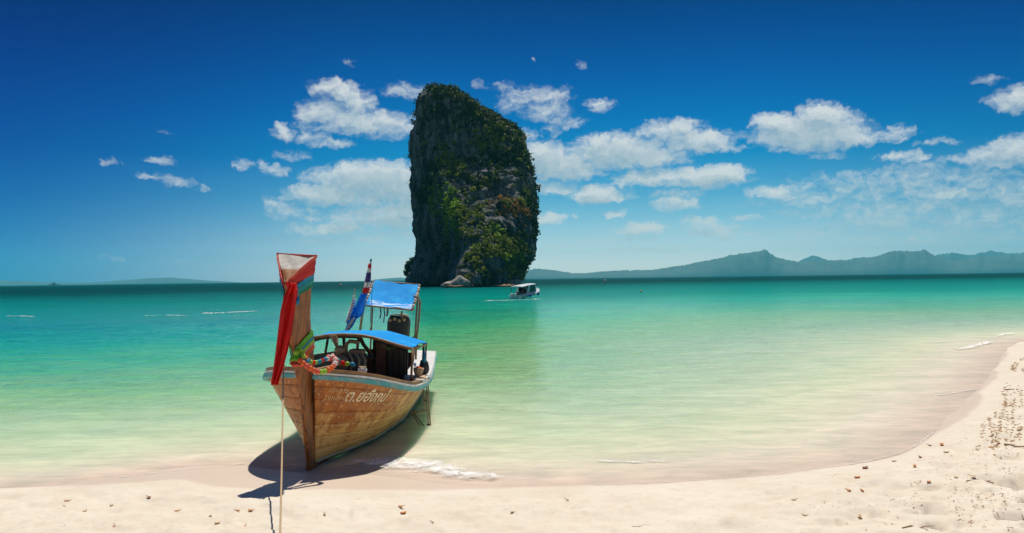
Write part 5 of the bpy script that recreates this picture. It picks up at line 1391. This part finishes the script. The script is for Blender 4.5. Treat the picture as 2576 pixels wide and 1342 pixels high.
twig([(2526,982),(2540,981),(2555,980),(2572,983)], .022, 'dark twig high on the right edge of the beach')
twig([(2526,1119),(2542,1121),(2558,1124),(2580,1125)], .020, 'dark twig halfway down the right edge of the beach')
twig([(2433,1211),(2460,1209),(2488,1212),(2514,1219)], .014, 'long thin curved twig on the right beach')
twig([(2270,1330),(2292,1325),(2314,1327),(2334,1335)], .012, 'curved twig at the bottom edge on the right')
twig([(1590,1325),(1605,1327),(1622,1326)], .005, 'thin short twig near the bottom centre')
# fine litter: scraps nobody could count
V, F = [], []
zones = [(0,2576,1258,1342,380,.008), (1950,2576,1130,1342,380,.012), (2300,2576,1080,1300,240,.015), (2490,2576,905,1120,560,.036), (2520,2576,900,945,180,.050), (2455,2576,1010,1130,300,.028), (2400,2576,1120,1330,300,.016)]
pxs, sizes = [], []
for (xa, xb, ya, yb, n_, s_) in zones:
    cl = [(random.uniform(xa, xb), random.uniform(ya, yb)) for _ in range(max(6, n_ // 9))]
    for _ in range(n_):
        c = random.choice(cl); pxs.append((c[0] + random.gauss(0, (xb - xa) * .025), c[1] + random.gauss(0, (yb - ya) * .045))); sizes.append(s_ * random.uniform(.3, 1.25))
def rays(px): 
    px = np.asarray(px, float)
    return CF + ((px[:, 0] - CX) / FPX)[:, None] * CR - ((px[:, 1] - CY) / FPX)[:, None] * CU
D_ = rays(pxs); z_ = np.full(len(D_), .15)
for _ in range(4):
    k_ = (z_ - CAM_H) / D_[:, 2]; XY = D_[:, :2] * k_[:, None]; z_ = terrain_z(XY)
okm = sdist(XY, WET) < -.35
for (x, y), z, s_, ok in zip(XY, z_, sizes, okm):
    if not ok: continue
    a_ = random.uniform(0, 6.28); u = Vector((math.cos(a_), math.sin(a_), random.uniform(-.15, .25))) * s_; w = Vector((-math.sin(a_), math.cos(a_), random.uniform(-.2, .2))) * s_ * random.uniform(.2, .6)
    b_ = len(V); c = Vector((x, y, z + s_ * .12)); V.extend([c - u, c + w, c + u, c - w, c + Vector((0, 0, s_ * .18)), c - Vector((0, 0, s_ * .3))])
    F.extend([(b_, b_ + 1, b_ + 4), (b_ + 1, b_ + 2, b_ + 4), (b_ + 2, b_ + 3, b_ + 4), (b_ + 3, b_, b_ + 4), (b_ + 1, b_, b_ + 5), (b_ + 2, b_ + 1, b_ + 5), (b_ + 3, b_ + 2, b_ + 5), (b_, b_ + 3, b_ + 5)])
lt = new_mesh('leaf_litter', V, F, pmat('litter', (.50, .28, .11), (.30, .15, .06), 3.0, .85, bump=0, c3=(.60, .42, .22), scale3=6), None, False)
tag(lt, 'scattered scraps of dry leaf and weed on the sand', None, None, 'stuff')
